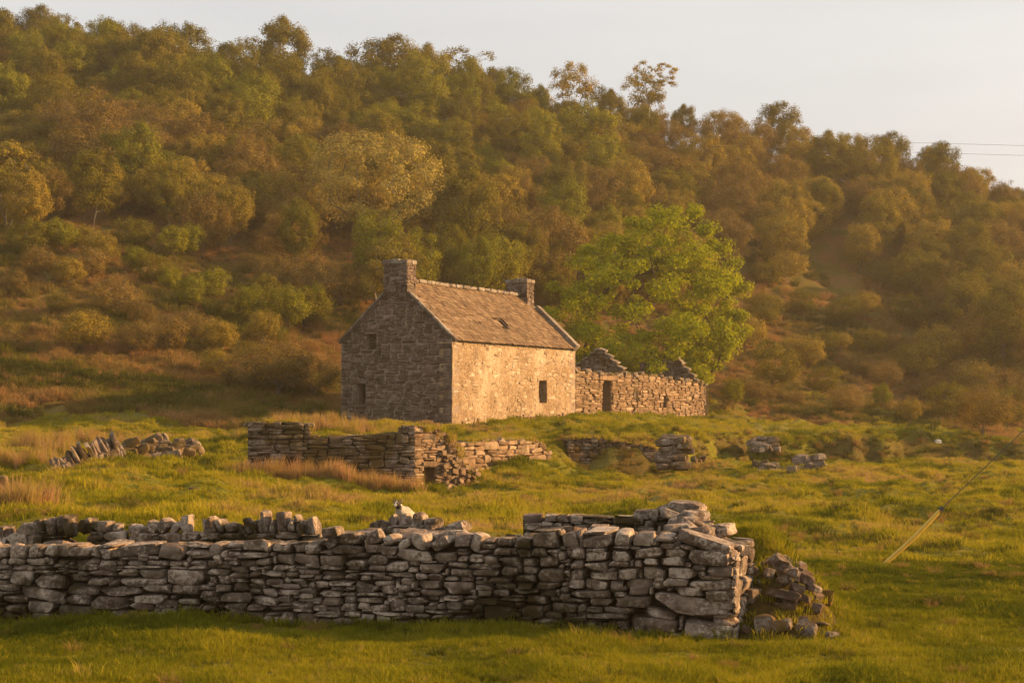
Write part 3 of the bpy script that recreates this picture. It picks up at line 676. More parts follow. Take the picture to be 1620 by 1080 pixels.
def mound_z(x, y): 
    c_ = P(1215, 960, 18.0); u = (x - c_.x) / .8; v = (y - c_.y) / 1.2; r = math.hypot(u, v)
    return h1(x, y) - .06 + .55 * max(0, 1 - r ** 1.7) * (0.75 + 0.6 * float(fbm(x * 2.2, y * 2.2, 4, 3)))
for k in range(48):
    x = (rng.uniform(1166, 1310) - 810) / F * 17.7; y = rng.uniform(17.0, 18.3); w = rng.uniform(.08, .28)
    stone_obj('stone', hr, Vector((x, y, mound_z(x, y) + .01)), (w, w * .8, w * rng.uniform(.4, .8)), (Matrix.Rotation(rng.uniform(0, 6), 4, 'Z') @ Matrix.Rotation(rng.normal() * .3, 4, 'X')).to_3x3(), M_heap, 'mid', rng)

# ------------------------------------------------------------ cottage
AL = R(27.4); dv = Vector((math.sin(AL), math.cos(AL), 0)); gv = Vector((-math.cos(AL), math.sin(AL), 0))
HW, HL = 5.5, 12.0
C0 = Vector((-95 / F * 71, 71, 0)); C1 = C0 + gv * HW; C2 = C0 + dv * HL; C3 = C1 + dv * HL
EAVE, RIDGE = 5.32, 7.84
ga = Face(C1.xy, C0.xy); lo_ = Face(C0.xy, C2.xy)
house = empty('stone_cottage', (C0 + (gv * HW + dv * HL) / 2 + Vector((0, 0, 1.75))), 'two-storey stone cottage with bare gable, cream rendered long wall and stone-slated roof', 'cottage')
rng = np.random.default_rng(23)
gtop = lin([(0, EAVE), (HW / 2 - 0.0, RIDGE + 0.05), (HW, EAVE)])
gbt = sbot(ga, 0.15)
def op_px(face, x0, y0, x1, y1):
    s0, z0 = face.from_px(x0, y1); s1, z1 = face.from_px(x1, y0); return (s0, s1, z0, z1)
gw1 = op_px(ga, 564.5, 607, 577.5, 640); gw2 = op_px(ga, 579, 528, 595, 553)
ops = [gw1, gw2]
lint = [(gw1[0] - 0.35, gw1[1] + 0.12, gw1[3], gw1[3] + 0.20), (gw1[0] - 0.28, gw1[1] + 0.05, gw1[2] - 0.13, gw1[2]), (gw1[0] - 0.24, gw1[0], gw1[2], gw1[3])]
gst = pack(ga, gtop, gbt, [], rng, (0.30, 0.78), (0.08, 0.17), 0.025, openings=ops + lint)
core(ga, gtop, gbt, 0.6, 0.045, house, M_mortar, name='gable_wall', openings=ops, drop=0.0, noise=0.03)
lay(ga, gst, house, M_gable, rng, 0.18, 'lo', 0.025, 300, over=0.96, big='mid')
# corner quoins of the near corner
z = gbt(HW) + 0.2; k = 0
while z < EAVE - 0.3:
    h = rng.uniform(0.22, 0.36); w = 0.75 if k % 2 else 0.42
    quad_box('quoin', ga, HW - w, HW - 0.02, z, z + h - 0.03, -0.3 if k % 2 else -0.55, 0.03, M_gable, house, rng, 0.008)
    z += h; k += 1
quad_box('lintel', ga, gw1[0] - 0.33, gw1[1] + 0.1, gw1[3] + 0.005, gw1[3] + 0.19, -0.4, 0.03, M_gable, house, rng, 0.006)
quad_box('sill', ga, gw1[0] - 0.26, gw1[1] + 0.04, gw1[2] - 0.12, gw1[2] - 0.005, -0.4, 0.05, M_gable, house, rng, 0.006)
quad_box('jamb', ga, gw1[0] - 0.22, gw1[0] - 0.01, gw1[2] + 0.01, gw1[3] - 0.01, -0.4, 0.01, M_gable, house, rng, 0.006)
win = quad_box('window_post', ga, gw1[0] + 0.005, gw1[0] + 0.05, gw1[2] + 0.01, gw1[3] - 0.01, -0.515, -0.46, M_wood, house)
quad_box('blocked_window', ga, gw2[0] + 0.01, gw2[1] - 0.01, gw2[2] + 0.01, gw2[3] - 0.01, -0.58, -0.36, M_core, house)
hp = Heap()
for i in range(4):
    for j in range(5):
        hp.add(ga.pt(gw2[0] + (i + .5) * (gw2[1] - gw2[0]) / 4, gw2[2] + (j + .5) * (gw2[3] - gw2[2]) / 5, -0.36), (0.13, 0.14, 0.12), ga.R.to_4x4(), 'lo', rng)
hp.build('blocking_stones', house, M_gable)

# long harled wall
M_harl, nt, n, l = new_mat('worn_harling')
out = n.new('ShaderNodeOutputMaterial'); b = N(n, 'ShaderNodeBsdfPrincipled', Roughness=0.95); b.inputs['Specular IOR Level'].default_value = 0.1
geo = n.new('ShaderNodeNewGeometry')
def nz(scale, detail, rough, stretch=None):
    t = N(n, 'ShaderNodeTexNoise', Scale=scale, Detail=detail, Roughness=rough)
    if stretch:
        mp = n.new('ShaderNodeMapping'); mp.inputs['Scale'].default_value = stretch; l.new(geo.outputs['Position'], mp.inputs[0]); l.new(mp.outputs[0], t.inputs['Vector'])
    else: l.new(geo.outputs['Position'], t.inputs['Vector'])
    return t.outputs[0]
big = nz(0.55, 4, 0.6); mid_ = nz(4.0, 5, 0.7); fin = nz(9, 4, 0.7, (1, 1, 0.7)); drip = nz(2.0, 4, 0.6, (1, 1, 0.25))
c1 = ramp(n, [(0.34, (0.21, 0.138, 0.077)), (0.48, (0.31, 0.222, 0.135)), (0.60, (0.40, 0.31, 0.21)), (0.70, (0.50, 0.41, 0.30))]); l.new(math_n(n, l, 'ADD', math_n(n, l, 'MULTIPLY', big, 0.6), math_n(n, l, 'MULTIPLY', mid_, 0.4)), c1.inputs[0])
dr = ramp(n, [(0.5, 0.0), (0.7, 0.6)]); l.new(drip, dr.inputs[0])
c = mixc(n, l, dr.outputs[0], c1.outputs[0], (0.27, 0.175, 0.09))
pit = ramp(n, [(0.36, 1.0), (0.43, 0.0)]); l.new(fin, pit.inputs[0])
c = mixc(n, l, math_n(n, l, 'MULTIPLY', pit.outputs[0], 0.75), c, (0.11, 0.068, 0.04))
dst = N(n, 'ShaderNodeTexNoise', Scale=2.5, Detail=3); l.new(geo.outputs['Position'], dst.inputs['Vector'])
vadd = n.new('ShaderNodeVectorMath'); vadd.operation = 'ADD'; vsc = n.new('ShaderNodeVectorMath'); vsc.operation = 'SCALE'; vsc.inputs['Scale'].default_value = 0.35
l.new(dst.outputs['Color'], vsc.inputs[0]); l.new(geo.outputs['Position'], vadd.inputs[0]); l.new(vsc.outputs[0], vadd.inputs[1])
mpv = n.new('ShaderNodeMapping'); mpv.inputs['Scale'].default_value = (1.6, 1.6, 4.2); l.new(vadd.outputs[0], mpv.inputs[0])
vor = n.new('ShaderNodeTexVoronoi'); vor.feature = 'DISTANCE_TO_EDGE'; vor.inputs['Scale'].default_value = 1.5; l.new(mpv.outputs[0], vor.inputs['Vector'])
jr = ramp(n, [(0.0, 1.0), (0.10, 0.0)]); l.new(vor.outputs['Distance'], jr.inputs[0])
worn = ramp(n, [(0.42, 0.75), (0.62, 0.1)]); l.new(big, worn.inputs[0])
c = mixc(n, l, math_n(n, l, 'MULTIPLY', jr.outputs[0], worn.outputs[0]), c, (0.15, 0.095, 0.055)); l.new(c, b.inputs['Base Color'])
bp = N(n, 'ShaderNodeBump', Strength=1.0, Distance=0.05); l.new(math_n(n, l, 'ADD', fin, mid_), bp.inputs['Height']); l.new(bp.outputs[0], b.inputs['Normal']); l.new(b.outputs[0], out.inputs[0])
M_rub = stone_mat('limewashed_rubble', [(0.20, 0.135, 0.075), (0.33, 0.235, 0.145), (0.25, 0.17, 0.10), (0.40, 0.30, 0.20)], lichen=(0.50, 0.41, 0.30), lich_amt=0.85, moss_amt=0.15, fine=0.55, bump=1.0, stain=0.5)
lbt = sbot(lo_, 0.2); ltop = lambda t: EAVE
lw = op_px(lo_, 853, 602, 865, 637)
core(lo_, ltop, lbt, 0.6, 0.0, house, M_harl, name='harled_wall', openings=[lw], drop=0.03, noise=0.07, step=0.16)
for q in ((lw[0] + .01, lw[0] + .09, lw[2] + .01, lw[3] - .01), (lw[1] - .09, lw[1] - .01, lw[2] + .01, lw[3] - .01), (lw[0] + .1, lw[1] - .1, (lw[2] + lw[3]) / 2 - .03, (lw[2] + lw[3]) / 2 + .03)):
    quad_box('window_frame', lo_, *q, -0.515, -0.42, M_wood, house)
quad_box('lintel', lo_, lw[0] - 0.15, lw[1] + 0.15, lw[3] + 0.005, lw[3] + 0.12, -0.3, 0.015, M_harl, house, rng, 0.004)
lay(lo_, pack(lo_, ltop, lbt, [], rng, (0.35, 0.95), (0.10, 0.22), 0.03, openings=[lw, (lw[0] - .16, lw[1] + .16, lw[3], lw[3] + .14)]), house, M_rub, rng, 0.2, 'lo', 0.03, 300, name='rubble_stone', over=0.92)
# foundation stones showing at the foot of the long wall
for k in range(34):
    t = 0.6 + k * 0.335; zz = h1(*lo_.pt(t, 0).xy)
    stone_obj('footing_stone', house, lo_.pt(t, zz + rng.uniform(0, 0.16), -0.06), (rng.uniform(.2, .4), .3, rng.uniform(.12, .24)), lo_.R, M_byre, 'lo', rng)
# rear walls (plain)
bk = Face(C3.xy, (C1 + dv * 0.62).xy); core(bk, lambda t: EAVE, sbot(bk, 0.2), 0.55, 0.0, house, M_mortar, name='rear_wall', drop=0.03)
fg = Face(C2.xy, C3.xy); core(fg, gtop, sbot(fg, 0.2), 0.55, 0.0, house, M_mortar, name='far_gable_wall', drop=0.0)
# roof
slope_len = math.hypot(HW / 2, RIDGE - EAVE); pitch = math.atan2(RIDGE - EAVE, HW / 2)
def roof_pt(u, v, out, side=1):
    """u along ridge from near gable, v up the slope from the eave, out = height above the roof plane; side 1 = front"""
    ev = C0 if side == 1 else C1; inn = gv if side == 1 else -gv
    nrm = (-inn * math.sin(pitch) + Vector((0, 0, 1)) * math.cos(pitch))
    return ev + dv * u + inn * (v * math.cos(pitch)) + Vector((0, 0, EAVE + v * math.sin(pitch))) + nrm * out
# roof deck, with the hole
sky_u0, sky_u1, sky_v0, sky_v1 = 6.05, 6.48, 0.88, 1.62
V = []; Fq = []
for side in (1, 2):
    us_ = [-0.0, sky_u0, sky_u1, HL] if side == 1 else [0, HL]; vs2 = [-0.16, sky_v0, sky_v1, slope_len] if side == 1 else [-0.16, slope_len]
    base = len(V)
    for u in us_:
        for v in vs2: V.append(roof_pt(u, v, 0.0, side))
    for i in range(len(us_) - 1):
        for j in range(len(vs2) - 1):
            if side == 1 and i == 1 and j == 1: continue
            a = base + i * len(vs2) + j; Fq.append((a, a + len(vs2), a + len(vs2) + 1, a + 1))
link('roof_deck', np_mesh('roof_deck', V, Fq, M_core, False), None, house, Matrix.Identity(4))
bm = bmesh.new()
def slate_mesh(rng):
    w, h, t = 1, 1, 1
    j = rng.uniform(-0.06, 0.06, 8)
    v = np.array([(-.5 + j[0], 0 + j[1], 0), (.5 + j[2], 0 + j[3], 0), (.5, 1, 0), (-.5, 1, 0), (-.5 + j[0], 0 + j[1], 1), (.5 + j[2], 0 + j[3], 1), (.5, 1, 1), (-.5, 1, 1)])
    f = np.array([(4, 5, 6, 7), (0, 1, 5, 4), (1, 2, 6, 5), (3, 0, 4, 7), (0, 3, 2, 1)])
    return v, f
SL = [slate_mesh(rng) for _ in range(10)]; SLM = [np_mesh('slate', v, f, M_slate, False) for v, f in SL]
slates = []
for side in (1, 2):
    rows = 19 if side == 1 else 12
    ex = (slope_len + 0.16) / rows
    for r_ in range(rows):
        u = 0.30 + (rng.uniform(0, 0.3) if r_ % 2 else 0)
        while u < HL - 0.32:
            w = rng.uniform(0.24, 0.44) if side == 1 else rng.uniform(0.5, 0.8)
            w = min(w, HL - 0.30 - u)
            v0 = -0.16 + r_ * ex
            if side == 1 and u + w > sky_u0 and u < sky_u1 and v0 + ex > sky_v0 + .05 and v0 < sky_v1 - .05: u += w; continue
            if w > 0.08: slates.append((side, u + w / 2, v0 + rng.normal() * 0.012, w - 0.012, ex * 1.35, rng.normal() * 0.02))
            u += w
def slate_M(q):
    side, u, v, w, h, rot = q
    o = roof_pt(u, v, 0.035 + rng.uniform(0, 0.015), side); inn = gv if side == 1 else -gv
    up = inn * math.cos(pitch) + Vector((0, 0, math.sin(pitch))); ax = dv if side == 1 else -dv
    nrm = ax.cross(up).normalized()
    if nrm.z < 0: nrm = -nrm
    ax = up.cross(nrm)
    Bm = Matrix((ax, up, nrm)).transposed()
    Bm = Bm @ Matrix.Rotation(rot, 3, 'Z') @ Matrix.Rotation(R(-3.4) + rng.normal() * 0.012, 3, 'X')
    return Matrix.Translation(o) @ Bm.to_4x4() @ Matrix.Diagonal((w, h, rng.uniform(0.022, 0.04), 1))
slates.sort(key=lambda q: (q[0], roof_pt(q[1], q[2], 0, q[0]).y))
hv, hf, hn = [], [], 0
for i, q in enumerate(slates):
    k = int(rng.integers(10)); M = slate_M(q)
    if i < 300: link('slate', SLM[k], None, house, M)
    else:
        v, f = SL[k]; vv = (np.c_[v, np.ones(len(v))] @ np.array(M).T)[:, :3]
        hv.append(vv); hf.append(f + hn); hn += len(v)
o = link('slate_courses', np_mesh('slate_courses', np.concatenate(hv), np.concatenate(hf), M_slate, False), None, house, Matrix.Identity(4)); o['kind'] = 'stuff'
# ridge stones
u = 0.55
while u < HL - 0.7:
    w = rng.uniform(0.5, 0.8); w = min(w, HL - 0.6 - u)
    Rm = Matrix((dv, -gv * -1, Vector((0, 0, 1)))).transposed()
    stone_obj('ridge_stone', house, roof_pt(u + w / 2, slope_len, 0) + Vector((0, 0, 0.07)), (w * 1.02, 0.42, 0.17), Rm, M_skew, 'mid', rng); u += w
# skews (raised coping of both gables), stopping at the chimneys
for u0 in (0.13, HL - 0.15):
    for side in (1, 2):
        v = -0.14; vend = slope_len - 0.80
        while v < vend - 0.15:
            h = min(rng.uniform(0.5, 0.85), vend - v); o1 = 0.10 if u0 < 1 else 0.25
            c_ = [roof_pt(u, vv, o_ + rng.normal() * .008, side) for o_ in (-0.01 if u0 < 1 else -0.12, o1) for vv in (v, v + h - 0.012) for u in (u0 - (.10 if u0 < 1 else .19) + rng.normal() * .008, u0 + .17)]
            link('skew_stone', np_mesh('skew_stone', c_, [(0, 1, 3, 2), (4, 6, 7, 5), (0, 4, 5, 1), (2, 3, 7, 6), (0, 2, 6, 4), (1, 5, 7, 3)], M_skew, False), None, house, Matrix.Identity(4)); v += h
# skylight hole
def roof_box(name, u0, u1, v0, v1, o0, o1, mat, parent):
    c_ = [roof_pt(u, v, o_) for o_ in (o0, o1) for v in (v0, v1) for u in (u0, u1)]
    return link(name, np_mesh(name, c_, [(0, 1, 3, 2), (4, 6, 7, 5), (0, 4, 5, 1), (2, 3, 7, 6), (0, 2, 6, 4), (1, 5, 7, 3)], mat, False), None, parent, Matrix.Identity(4))
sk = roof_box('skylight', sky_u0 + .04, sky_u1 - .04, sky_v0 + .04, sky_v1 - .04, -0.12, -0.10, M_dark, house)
for q in ((sky_u0, sky_u0 + .05, sky_v0, sky_v1), (sky_u1 - .05, sky_u1, sky_v0, sky_v1), (sky_u0 + .05, sky_u1 - .05, sky_v0, sky_v0 + .05), (sky_u0 + .05, sky_u1 - .05, sky_v1 - .05, sky_v1)):
    roof_box('skylight_frame', *q, -0.1, 0.06, M_wood, sk)
# chimneys
def chimney(u0, w, d, z0, z1, zcap):
    cc = C0 + gv * (HW / 2) + dv * u0
    f4 = []
    corners = [cc + gv * w / 2, cc - gv * w / 2, cc - gv * w / 2 + dv * d, cc + gv * w / 2 + dv * d]
    # body: rings of blocks
    ch = quad_box('chimney', Face(corners[0].xy, corners[1].xy), 0.04, w - 0.04, z0, z1, -d + 0.04, -0.04, M_mortar, house)
    for k in range(4):
        f = Face(corners[k].xy, corners[(k + 1) % 4].xy)
        sts = pack(f, lambda t: z1, lambda t: z0, [], rng, (0.22, 0.5), (0.14, 0.28), 0.03)
        for (s, z, ww, hh, t, _) in sts:
            Rm = f.R
            stone_obj('chimney_stone', ch, f.pt(s, z, -0.08), (ww * 0.97, 0.2, hh * 0.95), Rm, M_gable, 'mid', rng)
    f = Face(corners[0].xy, corners[1].xy)
    n_ = 3
    for k in range(n_):
        for b_ in range(2):
            quad_box('cap_stone', f, -0.06 + k * (w + .12) / n_, -0.06 + (k + 1) * (w + .12) / n_ - 0.02, z1 + 0.0, zcap + rng.uniform(-.02, .03), 0.06 - b_ * (d + .12) / 2, 0.06 - (b_ + 1) * (d + .12) / 2 + 0.02, M_skew, ch, rng, 0.008)
    return ch
chimney(0.0, 1.15, 0.72, RIDGE - 0.55, 8.52, 8.70)
ch2 = chimney(HL - 0.78, 1.12, 0.76, RIDGE - 0.5, 8.46, 8.62)
for k in range(5):
    stone_obj('loose_stone', ch2, C0 + gv * (HW / 2 + rng.uniform(-.35, .35)) + dv * (HL - 0.4 + rng.uniform(-.2, .2)) + Vector((0, 0, 8.66)), (.22, .2, .12), Matrix.Rotation(rng.uniform(0, 3), 3, 'Z'), M_skew, 'lo', rng)

# ------------------------------------------------------------ roofless byre built on to the cottage
BL = 17.2
B0 = C2 + dv * 0.0; B1 = C2 + dv * BL
by = Face(B0.xy, B1.xy)
byre = empty('roofless_byre', by.pt(BL / 2, 2.0, -2.0), 'low roofless stone byre with doorway and two broken cross gables, joined to the cottage', 'ruined building')
btp = px_top(by, [(908, 584), (940, 590), (958, 593), (1000, 592), (1040, 595), (1060, 600), (1090, 603), (1116, 607)])
bbt = sbot(by, 0.15)
d0 = op_px(by, 954.5, 602, 968.5, 668); d0 = (d0[0], d0[1], d0[2] - 0.2, d0[3]); w0 = op_px(by, 1050, 626, 1056.5, 645)
bst = pack(by, btp, bbt, [], rng, (0.45, 1.15), (0.08, 0.16), 0.03, openings=[d0, w0, (d0[0] - .5, d0[1] + .5, d0[3], d0[3] + .24)])
core(by, btp, bbt, 0.6, 0.07, byre, M_byremortar, name='front_wall', openings=[d0, w0], drop=0.05)
lay(by, bst, byre, M_byre, rng, 0.28, 'lo', 0.05, 300, over=0.99)
quad_box('lintel', by, d0[0] - .48, d0[1] + .48, d0[3] + .005, d0[3] + .22, -0.4, 0.05, M_byre, byre, rng, 0.01)
# wall head: a row of loose stones
for k in range(44):
    t = BL * (k + rng.uniform(.2, .8)) / 44
    stone_obj('wall_head_stone', byre, by.pt(t, btp(t) + rng.uniform(-.02, .12), -rng.uniform(0.05, 0.5)), (rng.uniform(.3, .6), rng.uniform(.25, .45), rng.uniform(.12, .26)), (by.R.to_4x4() @ Matrix.Rotation(rng.uniform(-.6, .6), 4, 'Z') @ Matrix.Rotation(rng.normal() * .15, 4, 'Y')).to_3x3(), M_ruin, 'mid', rng)
def cross_gable(l0, wid, prof, nm):
    p0 = B0 + dv * l0; g = Face((p0 + gv * wid).xy, p0.xy)
    tp = lin([(wid - s, z) for s, z in prof][::-1]); bt = lambda t: 2.6
    st = pack(g, tp, bt, [], rng, (0.25, 0.6), (0.09, 0.17), 0.03)
    core(g, tp, lambda t: 1.8, 0.55, 0.06, byre, M_core, name=nm, drop=0.05)
    lay(g, st, byre, M_ruin, rng, 0.26, 'lo', 0.05, 120, name='gable_stone')
    for t in np.arange(0.15, wid, 0.34):
        stone_obj('wall_head_stone', byre, g.pt(t, tp(t) + 0.02, -0.25), (.42, .5, .14), (g.R.to_4x4() @ Matrix.Rotation(rng.normal() * .2 - math.atan2(tp(t + .1) - tp(t - .1), .2) * 0.6, 4, 'Y')).to_3x3(), M_skew, 'mid', rng)
zt = lambda t: btp(t) - 0.1
cross_gable(7.1, 4.0, [(0, zt(7.1)), (0.4, zt(7.1) + 0.1), (1.8, 5.45), (2.15, 5.5), (4.0, zt(7.1) + .1)], 'inner_gable_wall')
cross_gable(BL - 0.05, 4.0, [(0, zt(17)), (0.3, zt(17) + .05), (1.7, 5.35), (2.1, 5.38), (2.3, 5.15), (4.0, 5.05)], 'far_gable_wall')
rw = Face((B1 + gv * 4).xy, (B0 + gv * 4).xy); core(rw, lambda t: 3.6, sbot(rw, .2), 0.55, 0.0, byre, M_byremortar, name='rear_wall', drop=0.02)
# short wall added behind the doorway so the opening reads dark
quad_box('doorway_shade_wall', by, d0[0] - .6, d0[1] + 1.2, d0[2], d0[3] + .1, -2.4, -2.2, M_byremortar, byre)

# ------------------------------------------------------------ middle ruin
rng = np.random.default_rng(31)
R0, R1 = plan(392, 47.9), plan(657, 48.4)
rf = Face(R0, R1)
ruin = empty('ruined_enclosure', rf.pt(rf.L / 2, 0.3, -1), 'roofless dark stone ruin below the cottage gable with tall dry grass along its foot', 'stone ruin')
rtp = px_top(rf, [(392, 669), (420, 667), (470, 669), (489, 671), (492, 690), (505, 694), (520, 690), (560, 689), (610, 687), (636, 684), (640, 675), (657, 674)])
rbt = sbot(rf, 0.15)
hole = op_px(rf, 452, 722, 466, 738)
rst = pack(rf, rtp, rbt, [], rng, (0.26, 0.78), (0.07, 0.15), 0.025, openings=[hole])
lay(rf, rst, ruin, M_ruin, rng, 0.3, 'lo', 0.05, 300, big='mid')
core(rf, rtp, rbt, 0.65, 0.1, ruin, M_core, name='front_core')
sd = Face(rf.pt(rf.L - 0.02, 0, -0.02).xy, plan(756, 50.2))
stp = px_top(sd, [(655, 673), (690, 677), (702, 681), (712, 689), (722, 700), (727, 715), (737, 735), (748, 758), (756, 775)]); sbt = sbot(sd, 0.15)
hol2 = op_px(sd, 671, 735, 690, 772); hol2 = (hol2[0], hol2[1], hol2[2] - .15, hol2[3])
sst = pack(sd, stp, sbt, [], rng, (0.2, 0.48), (0.06, 0.13), 0.02, openings=[hol2, (hol2[0] + .05, hol2[1] - .1, hol2[3] - .1, hol2[3] + .15)])
core(sd, stp, sbt, 0.7, 0.1, ruin, M_byremortar, name='side_core', openings=[hol2])
lay(sd, sst, ruin, M_byre, rng, 0.22, 'mid', 0.05, 240, name='side_stone')
quad_box('lintel', sd, hol2[0] - .05, hol2[1] + .02, hol2[3] - .05, hol2[3] + .1, -.3, .03, M_byre, ruin, rng, .01)
quad_box('recess_shade_panel', sd, hol2[0] - .1, hol2[1] + .1, hol2[2], hol2[3], -.95, -.9, M_dark, ruin)  # near-black panel, paints the shade inside the hole
lf = Face((Vector((R0[0], R0[1], 0)) - rf.n * 2.55).xy, rf.pt(0.02, 0, -0.02).xy); ltp2 = lambda t: rtp(0.1) - 0.02; lbt2 = sbot(lf, .15)
core(lf, ltp2, lbt2, 0.6, 0.05, ruin, M_core, name='left_core')
for k in range(30):
    t = rf.L * (k + .5) / 30
    stone_obj('wall_head_stone', ruin, rf.pt(t, rtp(t) - 0.03, -rng.uniform(.3, .55)), (rng.uniform(.3, .5), .35, rng.uniform(.08, .15)), rf.R, M_ruin, 'mid', rng)
# rubble spilling against the side wall
for k in range(60):
    x = rng.uniform(698, 752); y = rng.uniform(712 + (x - 700) * 0.75, 776); s_, z_ = sd.from_px(x, y)
    stone_obj('stone', ruin, sd.pt(s_, z_, rng.uniform(0, 0.12)), (rng.uniform(.10, .24), rng.uniform(.12, .2), rng.uniform(.07, .15)), (sd.R.to_4x4() @ Matrix.Rotation(rng.uniform(-.5, .5), 4, 'Y')).to_3x3(), M_byre, 'mid', rng)

def small_wall(label, x0, D0, x1, D1, tops, wr, hr, mat, thick=0.5, lod='mid', limit=200, name='drystone_wall', cat='stone wall', bot=0.15):
    f = Face(plan(x0, D0), plan(x1, D1)); root = empty(name, f.pt(f.L / 2, h1(*f.pt(f.L / 2, 0).xy), -thick / 2), label, cat)
    tp = px_top(f, tops); bt = sbot(f, bot)
    lay(f, pack(f, tp, bt, [], rng, wr, hr, 0.025), root, mat, rng, 0.28, lod, 0.06, limit)
    core(f, tp, bt, thick, 0.1, root, M_core)
    for t in np.arange(0.15, f.L, 0.4):
        stone_obj('wall_head_stone', root, f.pt(t, tp(t) - 0.02, -rng.uniform(.15, thick)), (rng.uniform(.25, .5), rng.uniform(.25, .4), rng.uniform(.1, .18)), (f.R.to_4x4() @ Matrix.Rotation(rng.uniform(-.4, .4), 4, 'Z') @ Matrix.Rotation(rng.normal() * .15, 4, 'Y')).to_3x3(), mat, lod, rng)
    # right end of the wall
    e = Face(f.pt(f.L - .02, 0, -.02).xy, (f.pt(f.L, 0) - f.n * thick).xy); zt_ = tp(f.L); be = sbot(e, bot)
    if zt_ - be(0) > 0.15: lay(e, pack(e, lambda t: zt_, be, [], rng, (wr[0] * .8, wr[1] * .7), hr, 0.025), root, mat, rng, 0.2, lod, 0.04, 40)
    return root
small_wall('low sunlit rubble wall with grassy top just right of the dark ruin', 724, 52.0, 872, 57.5, [(724, 700), (800, 696), (850, 697), (862, 703), (872, 720)], (0.3, 0.8), (0.08, 0.2), M_byre, 0.6)
small_wall('overgrown retaining wall of small dark stones set in the bank below the cottage', 898, 62.0, 1040, 63.0, [(898, 694), (930, 691), (990, 699), (1040, 708)], (0.18, 0.5), (0.08, 0.17), M_heap, 0.5)
def scatter_box(x0, y0, x1, y1, D, n_, wpx, hpx):
    o = []
    for _ in range(n_):
        x = rng.uniform(x0, x1); y = rng.uniform(y0, y1); w = rng.uniform(*wpx); h = rng.uniform(*hpx)
        g = hit(x, min(y + h / 2, y1), D - 8)
        o.append((x - w / 2, y - h / 2, x + w / 2, y + h / 2, g.y if abs(g.y - D) < 9 else D, rng.uniform(-25, 25)))
    return o
rubble('rubble_heap', 'long low pile of brown fallen stones on the grass at the foot of the bank', 'rubble heap', scatter_box(1200, 734, 1300, 747, 60, 26, (10, 24), (7, 12)) + scatter_box(1260, 722, 1300, 742, 60, 16, (12, 24), (8, 13)), M_ruin, rng, 'mid')
rubble('rubble_heap', 'few loose stones beside the pale stone pier', 'rubble heap', scatter_box(1090, 722, 1112, 738, 61, 8, (8, 16), (6, 11)), M_heap, rng, 'mid')
# left: wall of leaning slabs on the mound, two heaps behind it
slab = []
for k in range(15):
    x = 84 + k * 7.4; y = 749 - k * 2.2 + rng.uniform(-3, 4); h = rng.uniform(24, 36) if k > 3 else rng.uniform(18, 28)
    slab.append((x - 3, y - h, x + 5, y + 2, 42 + k * .12, rng.uniform(-38, -10)))
    slab.append((x - 1, y - h * .8, x + 6, y + 4, 42.2 + k * .12, rng.uniform(-38, -5)))
    slab.append((x - 6, y - 9, x + 6, y + 5, 41.8 + k * .12, rng.uniform(-25, 10)))
rubble('slab_wall', 'tumbledown wall of leaning upright slabs along the grassy mound at left', 'stone wall', slab, M_ruin, rng, 'mid')
def pile(label, x0, x1, ytop, ybase, D, n_, wpx=(14, 30), hpx=(8, 16), cur=0.35):
    sp = []
    for _ in range(n_):
        x = rng.uniform(x0, x1); u = (x - (x0 + x1) / 2) / ((x1 - x0) / 2); tp = ytop + (ybase - ytop) * cur * u * u
        y = rng.uniform(tp, ybase); w = rng.uniform(*wpx); h = rng.uniform(*hpx)
        sp.append((x - w / 2, y - h / 2, x + w / 2, y + h / 2, D + rng.uniform(-.5, .5) - (y - ytop) / (ybase - ytop) * .5, rng.uniform(-35, 15) * cur / .35))
    return rubble('rubble_heap', label, 'rubble heap', sp, M_ruin, rng, 'mid')
pile('stubby pale stack of flat stones standing in front of the grassy bank', 1048, 1086, 690, 738, 60.5, 62, (14, 30), (6, 11), .12)
pile('short broken wall end poking out high on the grassy bank', 1192, 1230, 693, 713, 68.5, 30, (10, 22), (5, 9), .1)
pile('rounded stone heap at the right end of the leaning slab wall', 196, 224, 696, 736, 49, 34)
pile('wide dark stone heap between two smaller heaps on the left meadow', 222, 278, 694, 728, 51, 52)
pile('rightmost of the three stone heaps on the left meadow, catching the sun', 276, 308, 697, 722, 52, 26)
rubble('boulder_group', 'small group of round boulders in the grass behind the left end of the front wall', 'boulders', [(45, 775, 62, 793, 36), (58, 782, 76, 796, 36), (68, 776, 88, 789, 36.4), (34, 784, 48, 796, 36)], M_heap, rng)
rubble('broken_wall_end', 'jumble of thin stones at the left edge above the front wall', 'rubble heap', [(-10, 752, 12, 764, 37, 5), (-8, 763, 8, 780, 37, 60), (-4, 778, 20, 788, 36.8, 28), (-12, 786, 10, 800, 36.6, 10), (4, 768, 18, 778, 37, 40)], M_ruin, rng, 'mid')
def boulder(label, x0, y0, x1, y1, D, mat=None):
    c_ = P((x0 + x1) / 2, (y0 + y1) / 2, D); w = (x1 - x0) / F * D; h = (y1 - y0) / F * D
    o = stone_obj('boulder', None, c_, (w, w * .8, h * 1.2), Matrix.Rotation(rng.uniform(-.4, .4), 3, 'Z'), mat or M_fold, 'hi', rng)
    tag(o, label, 'boulder')
M_pale = stone_mat('pale_stone', [(0.5, 0.44, 0.35), (0.6, 0.54, 0.44)], lich_amt=0.2, moss_amt=0.1, stain=0.15)
boulder('single pale round stone on the mound below the leaning slabs', 97, 750, 109, 766, 41.0, M_pale)
g_ = hit(1482, 704, 60); boulder('whitish boulder lodged in the top of the far bank at right', 1476, 696, 1489, 710, g_.y, M_pale)
g_ = hit(1405, 1002); boulder('small pale stone lying in the foreground grass at right', 1399, 996, 1411, 1004, g_.y, M_pale)
